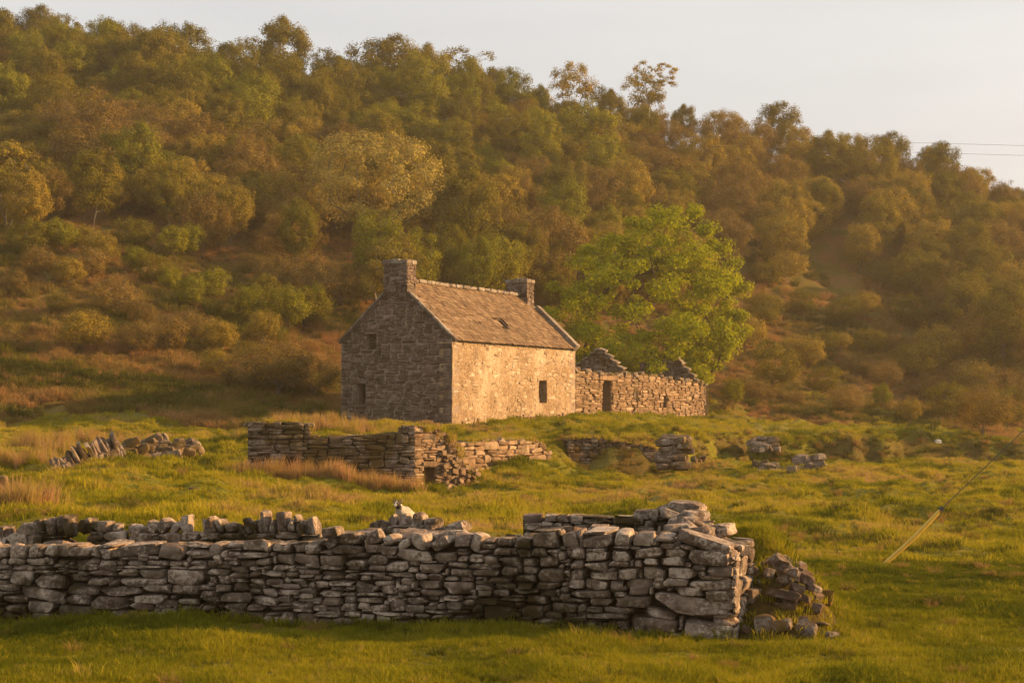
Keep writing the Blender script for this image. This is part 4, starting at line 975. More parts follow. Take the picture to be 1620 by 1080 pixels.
g_ = hit(310, 778); boulder('flat brown rock half sunk in the meadow behind the cope stones', 298, 771, 318, 782, g_.y, M_heap)

# ------------------------------------------------------------ trees
def tube_mesh(segs):
    """segs: (p, q, rp, rq) tapered limbs"""
    V = []; Fq = []; n0 = 0
    for p, q, rp, rq in segs:
        k = 6 if rp > 0.09 else (4 if rp > 0.03 else 3)
        d = (q - p); L = np.linalg.norm(d)
        if L < 1e-6: continue
        d = d / L; a = np.cross(d, [0.31, 0.77, 0.55]); a /= np.linalg.norm(a); b_ = np.cross(d, a)
        an = np.arange(k) * 2 * np.pi / k
        ring = np.cos(an)[:, None] * a[None] + np.sin(an)[:, None] * b_[None]
        V.append(p[None] + ring * rp); V.append(q[None] + ring * rq)
        i = np.arange(k); j = (i + 1) % k
        Fq.append(np.stack([n0 + i, n0 + j, n0 + k + j, n0 + k + i], 1)); n0 += 2 * k
    return np.concatenate(V), np.concatenate(Fq)

def leaves_mesh(cent, nrm, size, rng, droop=0.0):
    """rhombic leaves: cent (n,3), preferred normal (n,3), size (n,)"""
    n_ = len(cent)
    nn = nrm + rng.normal(size=(n_, 3)) * 0.5; nn /= np.linalg.norm(nn, axis=1)[:, None] + 1e-9
    t = rng.normal(size=(n_, 3)); t[:, 2] -= droop; t -= (t * nn).sum(1)[:, None] * nn; t /= np.linalg.norm(t, axis=1)[:, None] + 1e-9
    b_ = np.cross(nn, t); s = size[:, None]
    asp = rng.uniform(0.45, 0.75, n_)[:, None]
    V = np.stack([cent - t * s * .5, cent + b_ * s * asp * .5 + t * s * .05, cent + t * s * .5, cent - b_ * s * asp * .5 + t * s * .05], 1).reshape(-1, 3)
    return V, np.arange(n_ * 4).reshape(-1, 4)

def make_tree(seed, height, width, base, nclus, nleaf, lsize, crad, stems=1, lump=0.35, flat=0.7, spread_top=0.0, hollow=0.45, twig=0.012, low=0.0):
    rng = np.random.default_rng(seed)
    hz = (height - base) / 2; zc = base + hz; rx = width / 2
    # clusters inside a lumpy crown
    lob = rng.normal(size=(9, 3)); lob /= np.linalg.norm(lob, axis=1)[:, None]; lob[:, 2] = np.abs(lob[:, 2]) * 0.8; amp = rng.uniform(0.3, 1.0, 9)
    C = []
    while len(C) < nclus:
        d = rng.normal(size=3); d /= np.linalg.norm(d)
        if d[2] < -0.55 - low: continue
        r = hollow + (1 - hollow) * rng.random() ** 0.55
        k = 1 - lump + lump * 1.5 * np.max(amp * np.clip((lob @ d - 0.45) / 0.55, 0, 1))
        p = d * r * min(k, 1.12) * np.array([rx, rx, hz]); p[2] += zc
        p[0] += spread_top * (p[2] - base) ; C.append(p)
    C = np.array(C)
    nodes = [np.zeros(3)]; par = [-1]
    for s in range(stems):
        a = rng.uniform(0, 6.28); lean = rng.uniform(0.1, 0.35) * (0.4 if stems == 1 else 1.3)
        prev = 0; steps = 5; top = base + hz * rng.uniform(0.5, 0.9)
        for i in range(1, steps + 1):
            f = i / steps
            nodes.append(np.array([math.cos(a) * lean * top * f ** 1.2 + rng.normal() * .05 * top * .3, math.sin(a) * lean * top * f ** 1.2 + rng.normal() * .05 * top * .3, top * f])); par.append(prev); prev = len(nodes) - 1
    order = np.argsort(np.linalg.norm((C - np.array([0, 0, base + hz * .5])) / np.array([rx, rx, hz]), axis=1))
    for ci in order:
        c_ = C[ci]; A = np.array(nodes); dd = np.linalg.norm((A - c_[None]) * np.array([1, 1, 0.8]), axis=1) + np.clip(A[:, 2] - c_[2] + 0.1, 0, None) * 1.5
        dd[0] += 5; k = int(np.argmin(dd)); p0 = nodes[k]; L = np.linalg.norm(c_ - p0)
        m = max(1, int(L / (0.14 * height))); prev = k
        for i in range(1, m + 1):
            f = i / m; q = p0 + (c_ - p0) * f + (rng.normal(size=3) * 0.07 * L if i < m else 0); q[2] -= math.sin(f * 3.14) * 0.08 * L
            nodes.append(q); par.append(prev); prev = len(nodes) - 1
    n_ = len(nodes); r2 = np.full(n_, 0.0); kids = np.zeros(n_, int)
    for i in range(n_ - 1, 0, -1):
        if kids[i] == 0: r2[i] = twig ** 2
        r2[par[i]] += r2[i] * 1.02; kids[par[i]] += 1
    rr = np.sqrt(r2)
    rmax = max(rr[1], 1e-3); lim = height * 0.028 / (stems ** .4); rr = np.minimum(rr, lim * 1.6)
    segs = [(nodes[par[i]], nodes[i], min(rr[par[i]], rr[i] * 1.25) if par[i] else rr[i] * 1.35, rr[i]) for i in range(1, n_)]
    # twigs in the clusters
    cc = []; nn = []; ss = []
    per = max(1, nleaf // nclus)
    for c_ in C:
        rad = crad * rng.uniform(0.7, 1.3)
        d = rng.normal(size=(per, 3)); d /= np.linalg.norm(d, axis=1)[:, None]
        q = d * (rng.random(per) ** 0.45)[:, None] * rad * np.array([1, 1, flat]); 
        cc.append(c_ + q)
        o_ = (c_ - np.array([0, 0, zc])) / np.array([rx, rx, hz]); o_ = o_ / (np.linalg.norm(o_) + 1e-6)
        nn.append(d * 0.75 + o_ * 0.7 + np.array([0, 0, 0.3])); ss.append(lsize * rng.uniform(0.6, 1.35, per))
        for _ in range(4):
            e = rng.normal(size=3); e /= np.linalg.norm(e); e[2] = abs(e[2]) * .8
            segs.append((c_, c_ + e * rad * 0.9, twig * .9, twig * .35))
    tv, tf = tube_mesh(segs)
    lv, lf_ = leaves_mesh(np.concatenate(cc), np.concatenate(nn), np.concatenate(ss), rng)
    return tv, tf, lv, lf_

L_olive = leaf_mat('olive_leaves', [(0.15, 0.125, 0.013), (0.195, 0.155, 0.018), (0.125, 0.112, 0.012), (0.175, 0.14, 0.016)])
L_gold = leaf_mat('golden_leaves', [(0.25, 0.18, 0.026), (0.29, 0.21, 0.034), (0.21, 0.16, 0.022)])
L_green = leaf_mat('fresh_green_leaves', [(0.165, 0.165, 0.013), (0.215, 0.195, 0.016), (0.14, 0.145, 0.012)])
L_brown = leaf_mat('budding_brown_twigs', [(0.18, 0.118, 0.03), (0.215, 0.145, 0.038), (0.15, 0.102, 0.026)])
L_syc = leaf_mat('sycamore_leaves', [(0.235, 0.25, 0.006), (0.245, 0.26, 0.007)], transl=0.45)
KINDS = {}
def kind(name, tone, shape, mat, bark, **kw):
    tv, tf, lv, lf_ = make_tree(**kw)
    KINDS[name] = dict(trunk=np_mesh('trunk', tv, tf, bark), crown=np_mesh('crown', lv, lf_, mat, False), h=kw['height'], tone=tone, shape=shape)
WV = [('olive', L_olive), ('golden', L_gold), ('green', L_green), ('brownish', L_brown)]
kind('w0', 'olive', 'broad-crowned', L_olive, M_bark, seed=1, height=7.4, width=6.8, base=0.5, nclus=120, nleaf=19200, lsize=0.159, crad=0.67, flat=.9, hollow=.55, lump=.3, low=.3)
kind('w1', 'golden', 'rounded', L_gold, M_birchbark, seed=2, height=6.8, width=5.6, base=0.4, nclus=105, nleaf=17280, lsize=0.148, crad=0.60, flat=.95, hollow=.55, lump=.28, low=.3)
kind('w2', 'green', 'domed', L_green, M_bark, seed=3, height=7.6, width=6.0, base=0.5, nclus=115, nleaf=18560, lsize=0.159, crad=0.65, stems=2, flat=.95, hollow=.55, lump=.32, low=.3)
kind('w3', 'brownish', 'twiggy', L_brown, M_birchbark, seed=4, height=6.4, width=5.8, base=0.4, nclus=130, nleaf=16000, lsize=0.118, crad=0.59, stems=3, flat=.9, hollow=.5, lump=.28, low=.3)
kind('w4', 'olive', 'tall narrow', L_olive, M_birchbark, seed=5, height=8.8, width=4.8, base=0.8, nclus=110, nleaf=17280, lsize=0.154, crad=0.60, flat=1.0, hollow=.5, lump=.36, low=.2)
kind('w5', 'golden', 'many-stemmed', L_gold, M_birchbark, seed=6, height=6.4, width=6.4, base=0.3, nclus=120, nleaf=17920, lsize=0.143, crad=0.62, stems=4, flat=.9, hollow=.55, lump=.35, low=.3)
kind('w6', 'green', 'upright', L_green, M_birchbark, seed=16, height=8.0, width=5.2, base=0.5, nclus=110, nleaf=17280, lsize=0.148, crad=0.59, stems=2, flat=1.0, hollow=.5, lump=.4, low=.3)
kind('w7', 'brownish', 'ball-shaped', L_brown, M_bark, seed=17, height=6.0, width=6.2, base=0.2, nclus=120, nleaf=17280, lsize=0.128, crad=0.60, stems=3, flat=.95, hollow=.6, lump=.2, low=.3)
kind('a0', 'olive', 'thin see-through', L_olive, M_bark, seed=7, height=8.0, width=5.8, base=1.9, nclus=70, nleaf=4600, lsize=0.17, crad=0.55, stems=2, lump=0.45, hollow=0.3, flat=.85)
kind('a1', 'golden', 'open airy', L_gold, M_birchbark, seed=8, height=7.6, width=5.6, base=1.6, nclus=66, nleaf=4400, lsize=0.16, crad=0.54, stems=3, lump=0.45, hollow=0.3, flat=.85)
kind('s0', 'brown', 'twiggy', L_brown, M_birchbark, seed=11, height=2.7, width=3.6, base=0.0, nclus=110, nleaf=9000, lsize=0.08, crad=0.36, stems=7, hollow=0.45, twig=0.006, flat=.9, lump=.25, low=.3)
kind('s1', 'green', 'leafy', L_green, M_bark, seed=12, height=3.2, width=2.4, base=0.0, nclus=75, nleaf=7500, lsize=0.09, crad=0.33, stems=5, hollow=0.4, twig=0.006, flat=1.0, lump=.4, low=.3)
kind('s2', 'golden', 'feathery', L_gold, M_birchbark, seed=13, height=2.7, width=3.0, base=0.0, nclus=95, nleaf=8600, lsize=0.085, crad=0.35, stems=6, hollow=0.45, twig=0.006, flat=.9, lump=.35, low=.3)
kind('s3', 'olive', 'dense', L_olive, M_bark, seed=14, height=2.9, width=3.3, base=0.0, nclus=100, nleaf=9000, lsize=0.09, crad=0.36, stems=6, hollow=0.45, twig=0.006, flat=.9, lump=.3, low=.3)

def put_tree(name, kd, loc, scale, label, cat, group, rz, sx=1.0, sink=0.12):
    K = KINDS[kd]
    r_ = empty(name, (loc[0], loc[1], loc[2] - sink), label, cat, group, rz)
    r_.scale = (scale * sx, scale * sx, scale)
    for nm in ('trunk', 'crown'):
        o = bpy.data.objects.new(nm if cat != 'shrub' else {'trunk': 'stems', 'crown': 'foliage'}[nm], K[nm]); col.objects.link(o); o.parent = r_
    return r_
def proj(p): return 810 + p[0] / p[1] * F, HY - (p[2] - CZ) / p[1] * F
def where(x, y, yref):
    if x < 130: a = 'at the picture\'s left edge'
    elif x < 270: a = 'above the leaning slab wall'
    elif x < 400: a = 'above the left stone heaps'
    elif x < 530: a = 'left of the cottage'
    elif x < 660: a = 'above the near chimney'
    elif x < 770: a = 'above the cottage roof'
    elif x < 870: a = 'above the far chimney'
    elif x < 1010: a = 'above the left half of the sycamore'
    elif x < 1190: a = 'above the right half of the sycamore'
    elif x < 1320: a = 'just right of the sycamore'
    elif x < 1470: a = 'on the hazy right-hand slope'
    else: a = 'at the picture\'s right edge'
    b_ = 'on the skyline' if y < yref + 45 else ('high in the wood' if y < yref + 120 else ('midway up the wood' if y < yref + 210 else 'low in the wood'))
    return a, b_
rng = np.random.default_rng(77)
used = {}; LAB = {}
def tell_apart():
    for lab, lst in LAB.items():
        lst.sort(key=lambda q: q[0]); m = len(lst)
        if m == 1: continue
        nm = {2: ['left-hand', 'right-hand'], 3: ['leftmost', 'middle', 'rightmost']}.get(m, ['leftmost'] + ['second-from-left', 'third-from-left', 'fourth-from-left', 'fifth-from-left'][:m - 2] + ['rightmost'])
        for w_, (x_, o_) in zip(nm, lst): o_['label'] = w_ + ' ' + lab
sky_y = lin(SKY)
def add_wood(kd, X, D, sc, name='woodland_tree'):
    z = h1(X, D); x, y = proj((X, D, z)); K = KINDS[kd]
    xt, yt = proj((X, D, z + K['h'] * sc * .6))
    a, b_ = where(xt, y, sky_y(x))
    size = 'small ' if sc < 0.66 else ('large ' if sc > 0.92 else '')
    lab = f"{size}{K['tone']} {K['shape']} tree {b_}, {a}"
    used[lab] = used.get(lab, 0) + 1
    r_ = put_tree(name, kd, (X, D, z), sc, lab, 'tree', f'trees of the hillside wood, {b_} {a}', rng.uniform(0, 6.28), rng.uniform(0.9, 1.15))
    LAB.setdefault(lab, []).append((xt, r_))
edge = lin([(-300, 365), (0, 368), (120, 362), (240, 368), (330, 388), (430, 410), (520, 470), (600, 520), (760, 520), (900, 520), (1050, 520), (1180, 430), (1280, 415), (1380, 440), (1450, 480), (1520, 560), (1700, 640), (2000, 650)])
pts = []
# the skyline row first
for x in np.arange(-100, 1740, 56):
    D = 170 + 9 * max(0, min(1, x / 1620)) + rng.uniform(-3, 3); X = (x + rng.uniform(-18, 18) - 810) / F * D
    if 640 < x < 790 and rng.random() < .3: continue
    sc = rng.uniform(0.72, 1.12) * (1.12 if 250 < x < 560 else (0.8 if x > 1050 else 1.0))
    pts.append((X, D)); add_wood(rng.choice(['a0', 'a1', 'a0', 'w4', 'w0']) if x < 1080 else rng.choice(['w0', 'w1', 'w5', 'w3', 'w4']), X, D, sc)
tries = 0
while tries < 14000 and len(pts) < 300:
    tries += 1
    D = rng.uniform(99, 176); x = rng.uniform(-60, 1690); X = (x - 810) / F * D
    if any((X - q[0]) ** 2 + (D - q[1]) ** 2 < 3.5 ** 2 for q in pts): continue
    z = h1(X, D); px_, py_ = proj((X, D, z))
    if py_ > edge(px_) + rng.normal() * 8 or py_ < sky_y(px_) - 15: continue
    if 478 < px_ < 706 and 372 < py_ < 480: continue        # room for the big pale tree
    if (px_ < 540 or px_ > 1180) is False and py_ > 500: continue
    pts.append((X, D))
    g = fbm(X / 22, D / 22, 61, 2); u = rng.random()
    kd = rng.choice(['w2', 'w0', 'w4', 'w6']) if float(g) < .42 else (rng.choice(['w0', 'w1', 'w4', 'w6', 'w7']) if float(g) < .55 else rng.choice(['w1', 'w5', 'w3', 'w7']))
    if px_ > 1200: kd = rng.choice(['w0', 'w1', 'w3', 'w5', 'w4', 'w7'])
    add_wood(kd, X, D, rng.uniform(0.58, 0.92) * (1.3 if rng.random() < .15 else 1.0) * (.9 if D < 116 else 1))
print('wood trees', len(pts))

# individual trees one can point at
def solo(name, label, kw, mat, bark, xbase, ybase, D=None, h_px=None):
    g = hit(xbase, ybase, 70) if D is None else Vector(((xbase - 810) / F * D, D, h1((xbase - 810) / F * D, D)))
    tv, tf, lv, lf_ = make_tree(**kw)
    r_ = empty(name, g - Vector((0, 0, .15)), label, 'tree')
    link('trunk', np_mesh('trunk', tv, tf, bark), None, r_, None, False); link('crown', np_mesh('crown', lv, lf_, mat, False), None, r_, None, False)
    return r_
solo('sycamore_tree', 'broad fresh green sycamore standing behind the roofless byre', dict(seed=46, height=14.0, width=14.2, base=-4.0, low=0.45, nclus=420, nleaf=88000, lsize=0.18, crad=0.74, stems=3, lump=0.42, flat=0.7, hollow=0.5, twig=0.016), L_syc, M_bark, 1030, 0, 104)
solo('willow_tree', 'big pale domed tree on the slope above the cottage, lighter than the wood around it', dict(seed=42, height=9.2, width=11.2, base=0.3, nclus=230, nleaf=34000, lsize=0.15, crad=0.66, stems=4, lump=0.22, hollow=0.6, low=.3, flat=.9), leaf_mat('pale_willow_leaves', [(0.31, 0.24, 0.06), (0.32, 0.25, 0.062)]), M_birchbark, 590, 398)
solo('birch_tree', 'narrow golden tree rising behind the near chimney', dict(seed=43, height=7.2, width=5.0, base=.6, nclus=85, nleaf=9500, lsize=0.14, crad=0.5, stems=3, lump=0.4), leaf_mat('yellow_birch_leaves', [(0.19, 0.15, 0.025), (0.2, 0.16, 0.026)]), M_birchbark, 622, 0, 105)
solo('birch_tree', 'sunlit golden tree cut by the left edge of the picture', dict(seed=44, height=7.0, width=4.6, base=.8, nclus=80, nleaf=9000, lsize=0.14, crad=0.5, stems=3, lump=0.45), L_gold, M_birchbark, 10, 0, 108)
solo('lone_skyline_tree', 'spindly tree with a flat open crown sticking up from the skyline', dict(seed=45, height=9.4, width=5.6, base=5.4, nclus=44, nleaf=2000, lsize=0.17, crad=0.42, stems=2, lump=0.4, flat=.45, hollow=.5), L_gold, M_bark, 1036, 0, 172)

SHRUBS = [('s0', 60, 440, 1.0), ('s2', 110, 452, .9), ('s0', 185, 505, 1.25), ('s2', 130, 560, 1.2), ('s0', 215, 560, .9), ('s3', 240, 455, 1.0), ('s0', 140, 440, 1.0), ('s1', 215, 440, .9), ('s1', 300, 492, .95), ('s1', 335, 486, 1.05), ('s3', 370, 520, .9), ('s1', 395, 520, 1.1), ('s1', 455, 530, 1.25), ('s3', 480, 520, 1.2), ('s1', 495, 515, 1.1), ('s2', 415, 545, 1.0),
    ('s0', 265, 560, 1.1), ('s2', 345, 560, 1.0), ('s0', 385, 622, 1.15), ('s0', 440, 628, 1.35), ('s0', 495, 630, 1.2), ('s2', 340, 600, .8), ('s0', 300, 540, .9), ('s0', 490, 480, 1.7), ('s0', 540, 485, 1.5), ('s3', 580, 485, 1.5), ('s0', 435, 460, 1.2), ('s3', 50, 412, 1.2), ('s2', 160, 420, 1.1), ('s0', 20, 470, .8), ('s3', 420, 480, .9), ('s1', 270, 470, .8), ('s2', 90, 500, .7), ('s0', 20, 560, .7),
    ('s2', 1245, 452, 1.5), ('s3', 1215, 462, 1.2), ('s3', 1220, 620, 1.6), ('s2', 1280, 590, 1.4), ('s2', 1250, 580, 1.2), ('s3', 1335, 520, 1.2), ('s2', 1370, 508, 1.3), ('s2', 1480, 590, 1.9), ('s3', 1450, 600, 1.4), ('s3', 1395, 460, 1.2), ('s2', 1545, 640, 1.6), ('s0', 1590, 655, 1.7), ('s3', 1500, 672, 1.3), ('s2', 1440, 672, .9), ('s0', 1340, 655, .9), ('s1', 1395, 648, .8), ('s0', 1190, 640, 1.0), ('s3', 1305, 570, 1.0), ('s0', 1420, 560, 1.0), ('s3', 1600, 680, 1.5), ('s0', 1555, 690, 1.2), ('s0', 1400, 545, 1.1), ('s2', 1330, 560, .8), ('s3', 1270, 500, 1.1), ('s2', 1520, 560, 1.4), ('s3', 1570, 600, 1.5), ('s3', 1640, 640, 1.6), ('s0', 1260, 650, .7), ('s1', 1160, 648, .9), ('s2', 1180, 560, 1.5), ('s3', 1210, 520, 1.4),
    ('s0', 1470, 640, 1.2), ('s2', 1610, 570, 1.5), ('s0', 1530, 620, 1.3), ('s0', 1360, 600, 1.0), ('s3', 1440, 520, 1.4), ('s0', 1490, 560, 1.2), ('s0', 1010, 600, 1.2), ('s2', 1060, 600, 1.1)]
r2_ = np.random.default_rng(123)
for _ in range(20):
    left = r2_.random() < .6
    x_ = r2_.uniform(0, 520) if left else r2_.uniform(1190, 1615)
    y_ = (400 + 150 * r2_.random() ** 1.5 + max(0, x_ - 200) * .12) if left else r2_.uniform(470, 660)
    if any((x_ - q[1]) ** 2 + (y_ - q[2]) ** 2 < 26 ** 2 for q in SHRUBS): continue
    SHRUBS.append((str(r2_.choice(['s0', 's2', 's3', 's0', 's1'] if left else ['s2', 's3', 's0', 's3'])), x_, y_, float(r2_.uniform(.65, 1.35))))
def swhere(x, y):
    lm = [(60, 'near the left edge'), (200, 'above the leaning slab wall'), (300, 'above the stone heaps'), (420, "above the dark ruin's left end"), (470, 'above the dark ruin'), (530, 'beside the cottage gable'), (700, 'behind the cottage'), (1130, 'behind the byre'), (1260, 'just right of the sycamore'), (1400, 'on the open right-hand slope'), (1510, 'behind the far bank'), (9999, 'at the right edge')]
    a = next(t for lim, t in lm if x < lim)
    return a, ('at the slope foot' if y > 610 else ('on the lower slope' if y > 550 else ('halfway up the slope' if y > 490 else 'below the wood')))
for kd, x, y, sc in SHRUBS:
    g = hit(x, y, 68); K = KINDS[kd]; sc *= 0.74
    a, b_ = swhere(x, y); size = 'low ' if sc < .72 else ('big ' if sc > .95 else '')
    lab = f"{size}{K['tone']} {K['shape']} shrub {b_}, {a}"
    r_ = put_tree('hillside_shrub', kd, g, sc, lab, 'shrub', f'shrubs on the hillside {b_} {a}', rng.uniform(0, 6.28), rng.uniform(.9, 1.15), .1)
    LAB.setdefault(lab, []).append((x, r_))
tell_apart()
# tall weeds growing inside the byre
g = B0 + dv * 8.6 + gv * 2.0
for k in range(3):
    gg = g + dv * (k * 1.6)
    r_ = put_tree('elder_sapling', 's2', (gg.x, gg.y, 2.0), 0.95 - .05 * k, ['tawny sapling growing up inside the byre beside its inner gable', 'middle tawny sapling inside the byre between the two gables', 'tawny sapling inside the byre nearest its far gable'][k], 'shrub', 'saplings inside the byre', k * 2.0, .8)
    
# ------------------------------------------------------------ grass and dry vegetation (uncountable)
def tuft(seed, nb, rad, h, wid, lean, mat, curl=0.5):
    rng = np.random.default_rng(seed); V = []; T = []
    for i in range(nb):
        a = rng.uniform(0, 6.28); r = rad * math.sqrt(rng.random()); x, y = r * math.cos(a), r * math.sin(a)
        hh = h * rng.uniform(0.45, 1.15); la = a + rng.normal() * .7; ln = lean * rng.uniform(.3, 1.3) * hh
        dx, dy = math.cos(la), math.sin(la); fa = rng.uniform(0, 6.28); wx, wy = math.cos(fa) * wid / 2, math.sin(fa) * wid / 2
        m = (x + dx * ln * .35, y + dy * ln * .35, hh * .6); t = (x + dx * ln, y + dy * ln, hh * (1 - .25 * lean * curl))
        b_ = len(V)
        V += [(x - wx, y - wy, -.03), (x + wx, y + wy, -.03), (m[0] + wx * .8, m[1] + wy * .8, m[2]), (m[0] - wx * .8, m[1] - wy * .8, m[2]), t]
        T += [(b_, b_ + 1, b_ + 2), (b_, b_ + 2, b_ + 3), (b_ + 3, b_ + 2, b_ + 4)]
    return bpy.data.objects.new('tuft', np_mesh('tuft', V, T, mat, False))
M_blade = blade_mat('grass_blades', GRASS)
def coll(name, objs):
    c_ = bpy.data.collections.new(name)
    for i, o in enumerate(objs): o.name = f'{name}_{i}'; c_.objects.link(o)
    return c_
C_near = coll('grass_tuft', [tuft(100 + i, 26, 0.075, 0.085 + .012 * i, 0.0065, 0.55, M_blade) for i in range(5)])
C_mid = coll('meadow_tuft', [tuft(120 + i, 34, 0.17, 0.15 + .02 * i, 0.016, 0.6, M_blade) for i in range(5)])
M_dry = blade_mat('dry_blades', GRASS, 0.5)
C_tall = coll('rush_tuft', [tuft(140 + i, 44, 0.18, 0.50 + .06 * i, 0.014, 0.28, M_dry) for i in range(4)])
M_tuss = blade_mat('tussock_blades', [(0.0, (0.06, 0.066, 0.010)), (0.3, (0.15, 0.135, 0.02)), (0.6, (0.25, 0.165, 0.045)), (1.0, (0.36, 0.19, 0.075))], 0.35)
C_tuss = coll('tussock_tuft', [tuft(150 + i, 110, 0.20, 0.26 + .04 * i, 0.012, 0.85, M_tuss, 1.0) for i in range(4)])
def gn_tree():
    g = bpy.data.node_groups.new('place_tufts', 'GeometryNodeTree')
    g.interface.new_socket('Geometry', in_out='INPUT', socket_type='NodeSocketGeometry'); g.interface.new_socket('Tufts', in_out='INPUT', socket_type='NodeSocketCollection')
    g.interface.new_socket('Geometry', in_out='OUTPUT', socket_type='NodeSocketGeometry')
    n = g.nodes; l = g.links
    i = n.new('NodeGroupInput'); o = n.new('NodeGroupOutput'); ins = n.new('GeometryNodeInstanceOnPoints'); ci = n.new('GeometryNodeCollectionInfo')
    ci.inputs['Separate Children'].default_value = True; ci.inputs['Reset Children'].default_value = True
    def attr(nm, typ):
        a = n.new('GeometryNodeInputNamedAttribute'); a.data_type = typ; a.inputs['Name'].default_value = nm; return a.outputs['Attribute']
    l.new(i.outputs['Geometry'], ins.inputs['Points']); l.new(i.outputs['Tufts'], ci.inputs['Collection']); l.new(ci.outputs[0], ins.inputs['Instance'])
    ins.inputs['Pick Instance'].default_value = True
    l.new(attr('idx', 'INT'), ins.inputs['Instance Index']); l.new(attr('scl', 'FLOAT_VECTOR'), ins.inputs['Scale']); l.new(attr('rot', 'FLOAT_VECTOR'), ins.inputs['Rotation'])
    l.new(ins.outputs[0], o.inputs[0]); return g
GN = gn_tree(); GN_ID = [s.identifier for s in GN.interface.items_tree if s.in_out == 'INPUT' and s.name == 'Tufts'][0]
def scatter(name, label, cat, pos, scl, tint, cl, rng, parent=None):
    n_ = len(pos); m = bpy.data.meshes.new(name); m.vertices.add(n_); m.vertices.foreach_set('co', np.asarray(pos, np.float32).ravel())
    def at(nm, typ, v, key): a = m.attributes.new(nm, typ, 'POINT'); a.data.foreach_set(key, v)
    k = len(cl.objects)
    at('idx', 'INT', rng.integers(0, k, n_).astype(np.int32), 'value'); at('tint', 'FLOAT', np.asarray(tint, np.float32), 'value')
    at('scl', 'FLOAT_VECTOR', np.repeat(np.asarray(scl, np.float32)[:, None], 3, 1).ravel(), 'vector')
    rot = np.zeros((n_, 3), np.float32); rot[:, :2] = rng.normal(size=(n_, 2)) * .12; rot[:, 2] = rng.uniform(0, 6.28, n_); at('rot', 'FLOAT_VECTOR', rot.ravel(), 'vector')
    o = bpy.data.objects.new(name, m); col.objects.link(o); md = o.modifiers.new('tufts', 'NODES'); md.node_group = GN; md[GN_ID] = cl
    tag(o, label, cat, kind='stuff'); return o
def field_pts(n_, y0, y1, rng, margin=1.1):
    # uniform over the ground area seen
    y = np.sqrt(rng.uniform(y0 ** 2, y1 ** 2, n_)); x = rng.uniform(-1, 1, n_) * (0.30 * y * margin + .5); return x, y
HB = [(C0 + gv * 2.75 + dv * 6, 2.9, 6.2)]
def clear_of(x, y):
    """keep grass out of the cottage and out from under the walls"""
    ok = np.ones(len(x), bool)
    rx = x - C0.x; ry = y - C0.y; u = rx * dv.x + ry * dv.y; v = rx * gv.x + ry * gv.y
    ok &= ~((u > -0.05) & (u < HL + .1) & (v > -0.05) & (v < HW)); ok &= ~((u >= HL) & (u < HL + BL) & (v > -.05) & (v < .6))
    for f, th in ((fr, .6), (b1, .5), (b2, .5), (rf, .6), (sd, .6)):
        a = (x - f.a.x) * f.d.x + (y - f.a.y) * f.d.y; b_ = -((x - f.a.x) * f.n.x + (y - f.a.y) * f.n.y)
        ok &= ~((a > 0) & (a < f.L) & (b_ > -0.02) & (b_ < th))
    return ok
rng = np.random.default_rng(99)
def tint_at(x, y):
    d = fbm(x / 2.4, y / 3.4, 71, 4); e = fbm(x / .7, y / .9, 72, 2)
    return np.clip(0.29 + (d - .5) * 1.15 + (e - .5) * .5, 0.0, .95)
x, y = field_pts(110000, 13.2, 27, rng); k = clear_of(x, y); x, y = x[k], y[k]; z = H(x, y)
t = tint_at(x, y); scatter('foreground_grass', 'short green pasture grass in the foreground', 'grass', np.c_[x, y, z], rng.uniform(.45, 1.0, len(x)) * (0.25 + 1.2 * fbm(x / .7, y / .7, 81, 2) ** 1.5) * np.where(rng.random(len(x)) < .03, 1.45, 1.0), t * .62 + np.where(rng.random(len(x)) < .05, .35, 0), C_near, rng)
x, y = field_pts(60000, 26, 72, rng); k = clear_of(x, y); x, y = x[k], y[k]; z = H(x, y)
k = ~((H(x, y + .35) - z > .22) & (y > 55)); x, y, z = x[k], y[k], z[k]
t = tint_at(x, y) + .1 + .12 * dryness(x, y); scatter('meadow_grass', 'sunlit yellow-green meadow grass around the ruins', 'grass', np.c_[x, y, z], rng.uniform(.4, 1.0, len(x)) * (0.3 + 1.4 * fbm(x / 1.2, y / 1.6, 82, 2) ** 1.5), np.clip(t, 0, 1), C_mid, rng)
x, y = field_pts(26000, 70, 135, rng); k = clear_of(x, y); x, y = x[k], y[k]; z = H(x, y); cv = cover(x, y)
k = ~((H(x, y + .35) - z > .22) & (y < 78)); x, y, z, cv = x[k], y[k], z[k], cv[k]
t = tint_at(x, y) * .7 + .12 + .75 * cv * fbm(x / 5, y / 5, 83, 3); k = cv < .5
scatter('terrace_grass', 'green grass on the terrace round the cottage and byre', 'grass', np.c_[x, y, z][k], rng.uniform(.5, 1.1, k.sum()), np.clip(t[k], 0, 1), C_mid, rng)
k = ~k; scatter('hillside_grass', 'rough grass and dead bracken covering the lower hillside', 'grass', np.c_[x, y, z][k], rng.uniform(.5, 1.3, k.sum()), np.clip(t[k] * 1.1, 0, 1), C_tuss, rng)
bx_ = rng.uniform(-60, 560, 5200); bd_ = rng.uniform(68, 108, 5200); X_ = (bx_ - 810) / F * bd_
k = (cover(X_, bd_) > .5) & (fbm(X_ / 3.2, bd_ / 3.2, 95, 3) > .42); X_, bd_ = X_[k], bd_[k]; k = clear_of(X_, bd_); X_, bd_ = X_[k], bd_[k]
scatter('bracken', 'dead bracken and heather clumps on the slope left of the cottage', 'bracken', np.c_[X_, bd_, H(X_, bd_)], rng.uniform(.7, 2.0, len(X_)), np.clip(.45 + (fbm(X_ / 5, bd_ / 5, 96, 3) - .5) * 2.2 + rng.normal(size=len(X_)) * .12, 0, 1), C_tuss, rng)
bx_ = rng.uniform(1180, 1680, 3000); bd_ = rng.uniform(100, 150, 3000); X_ = (bx_ - 810) / F * bd_
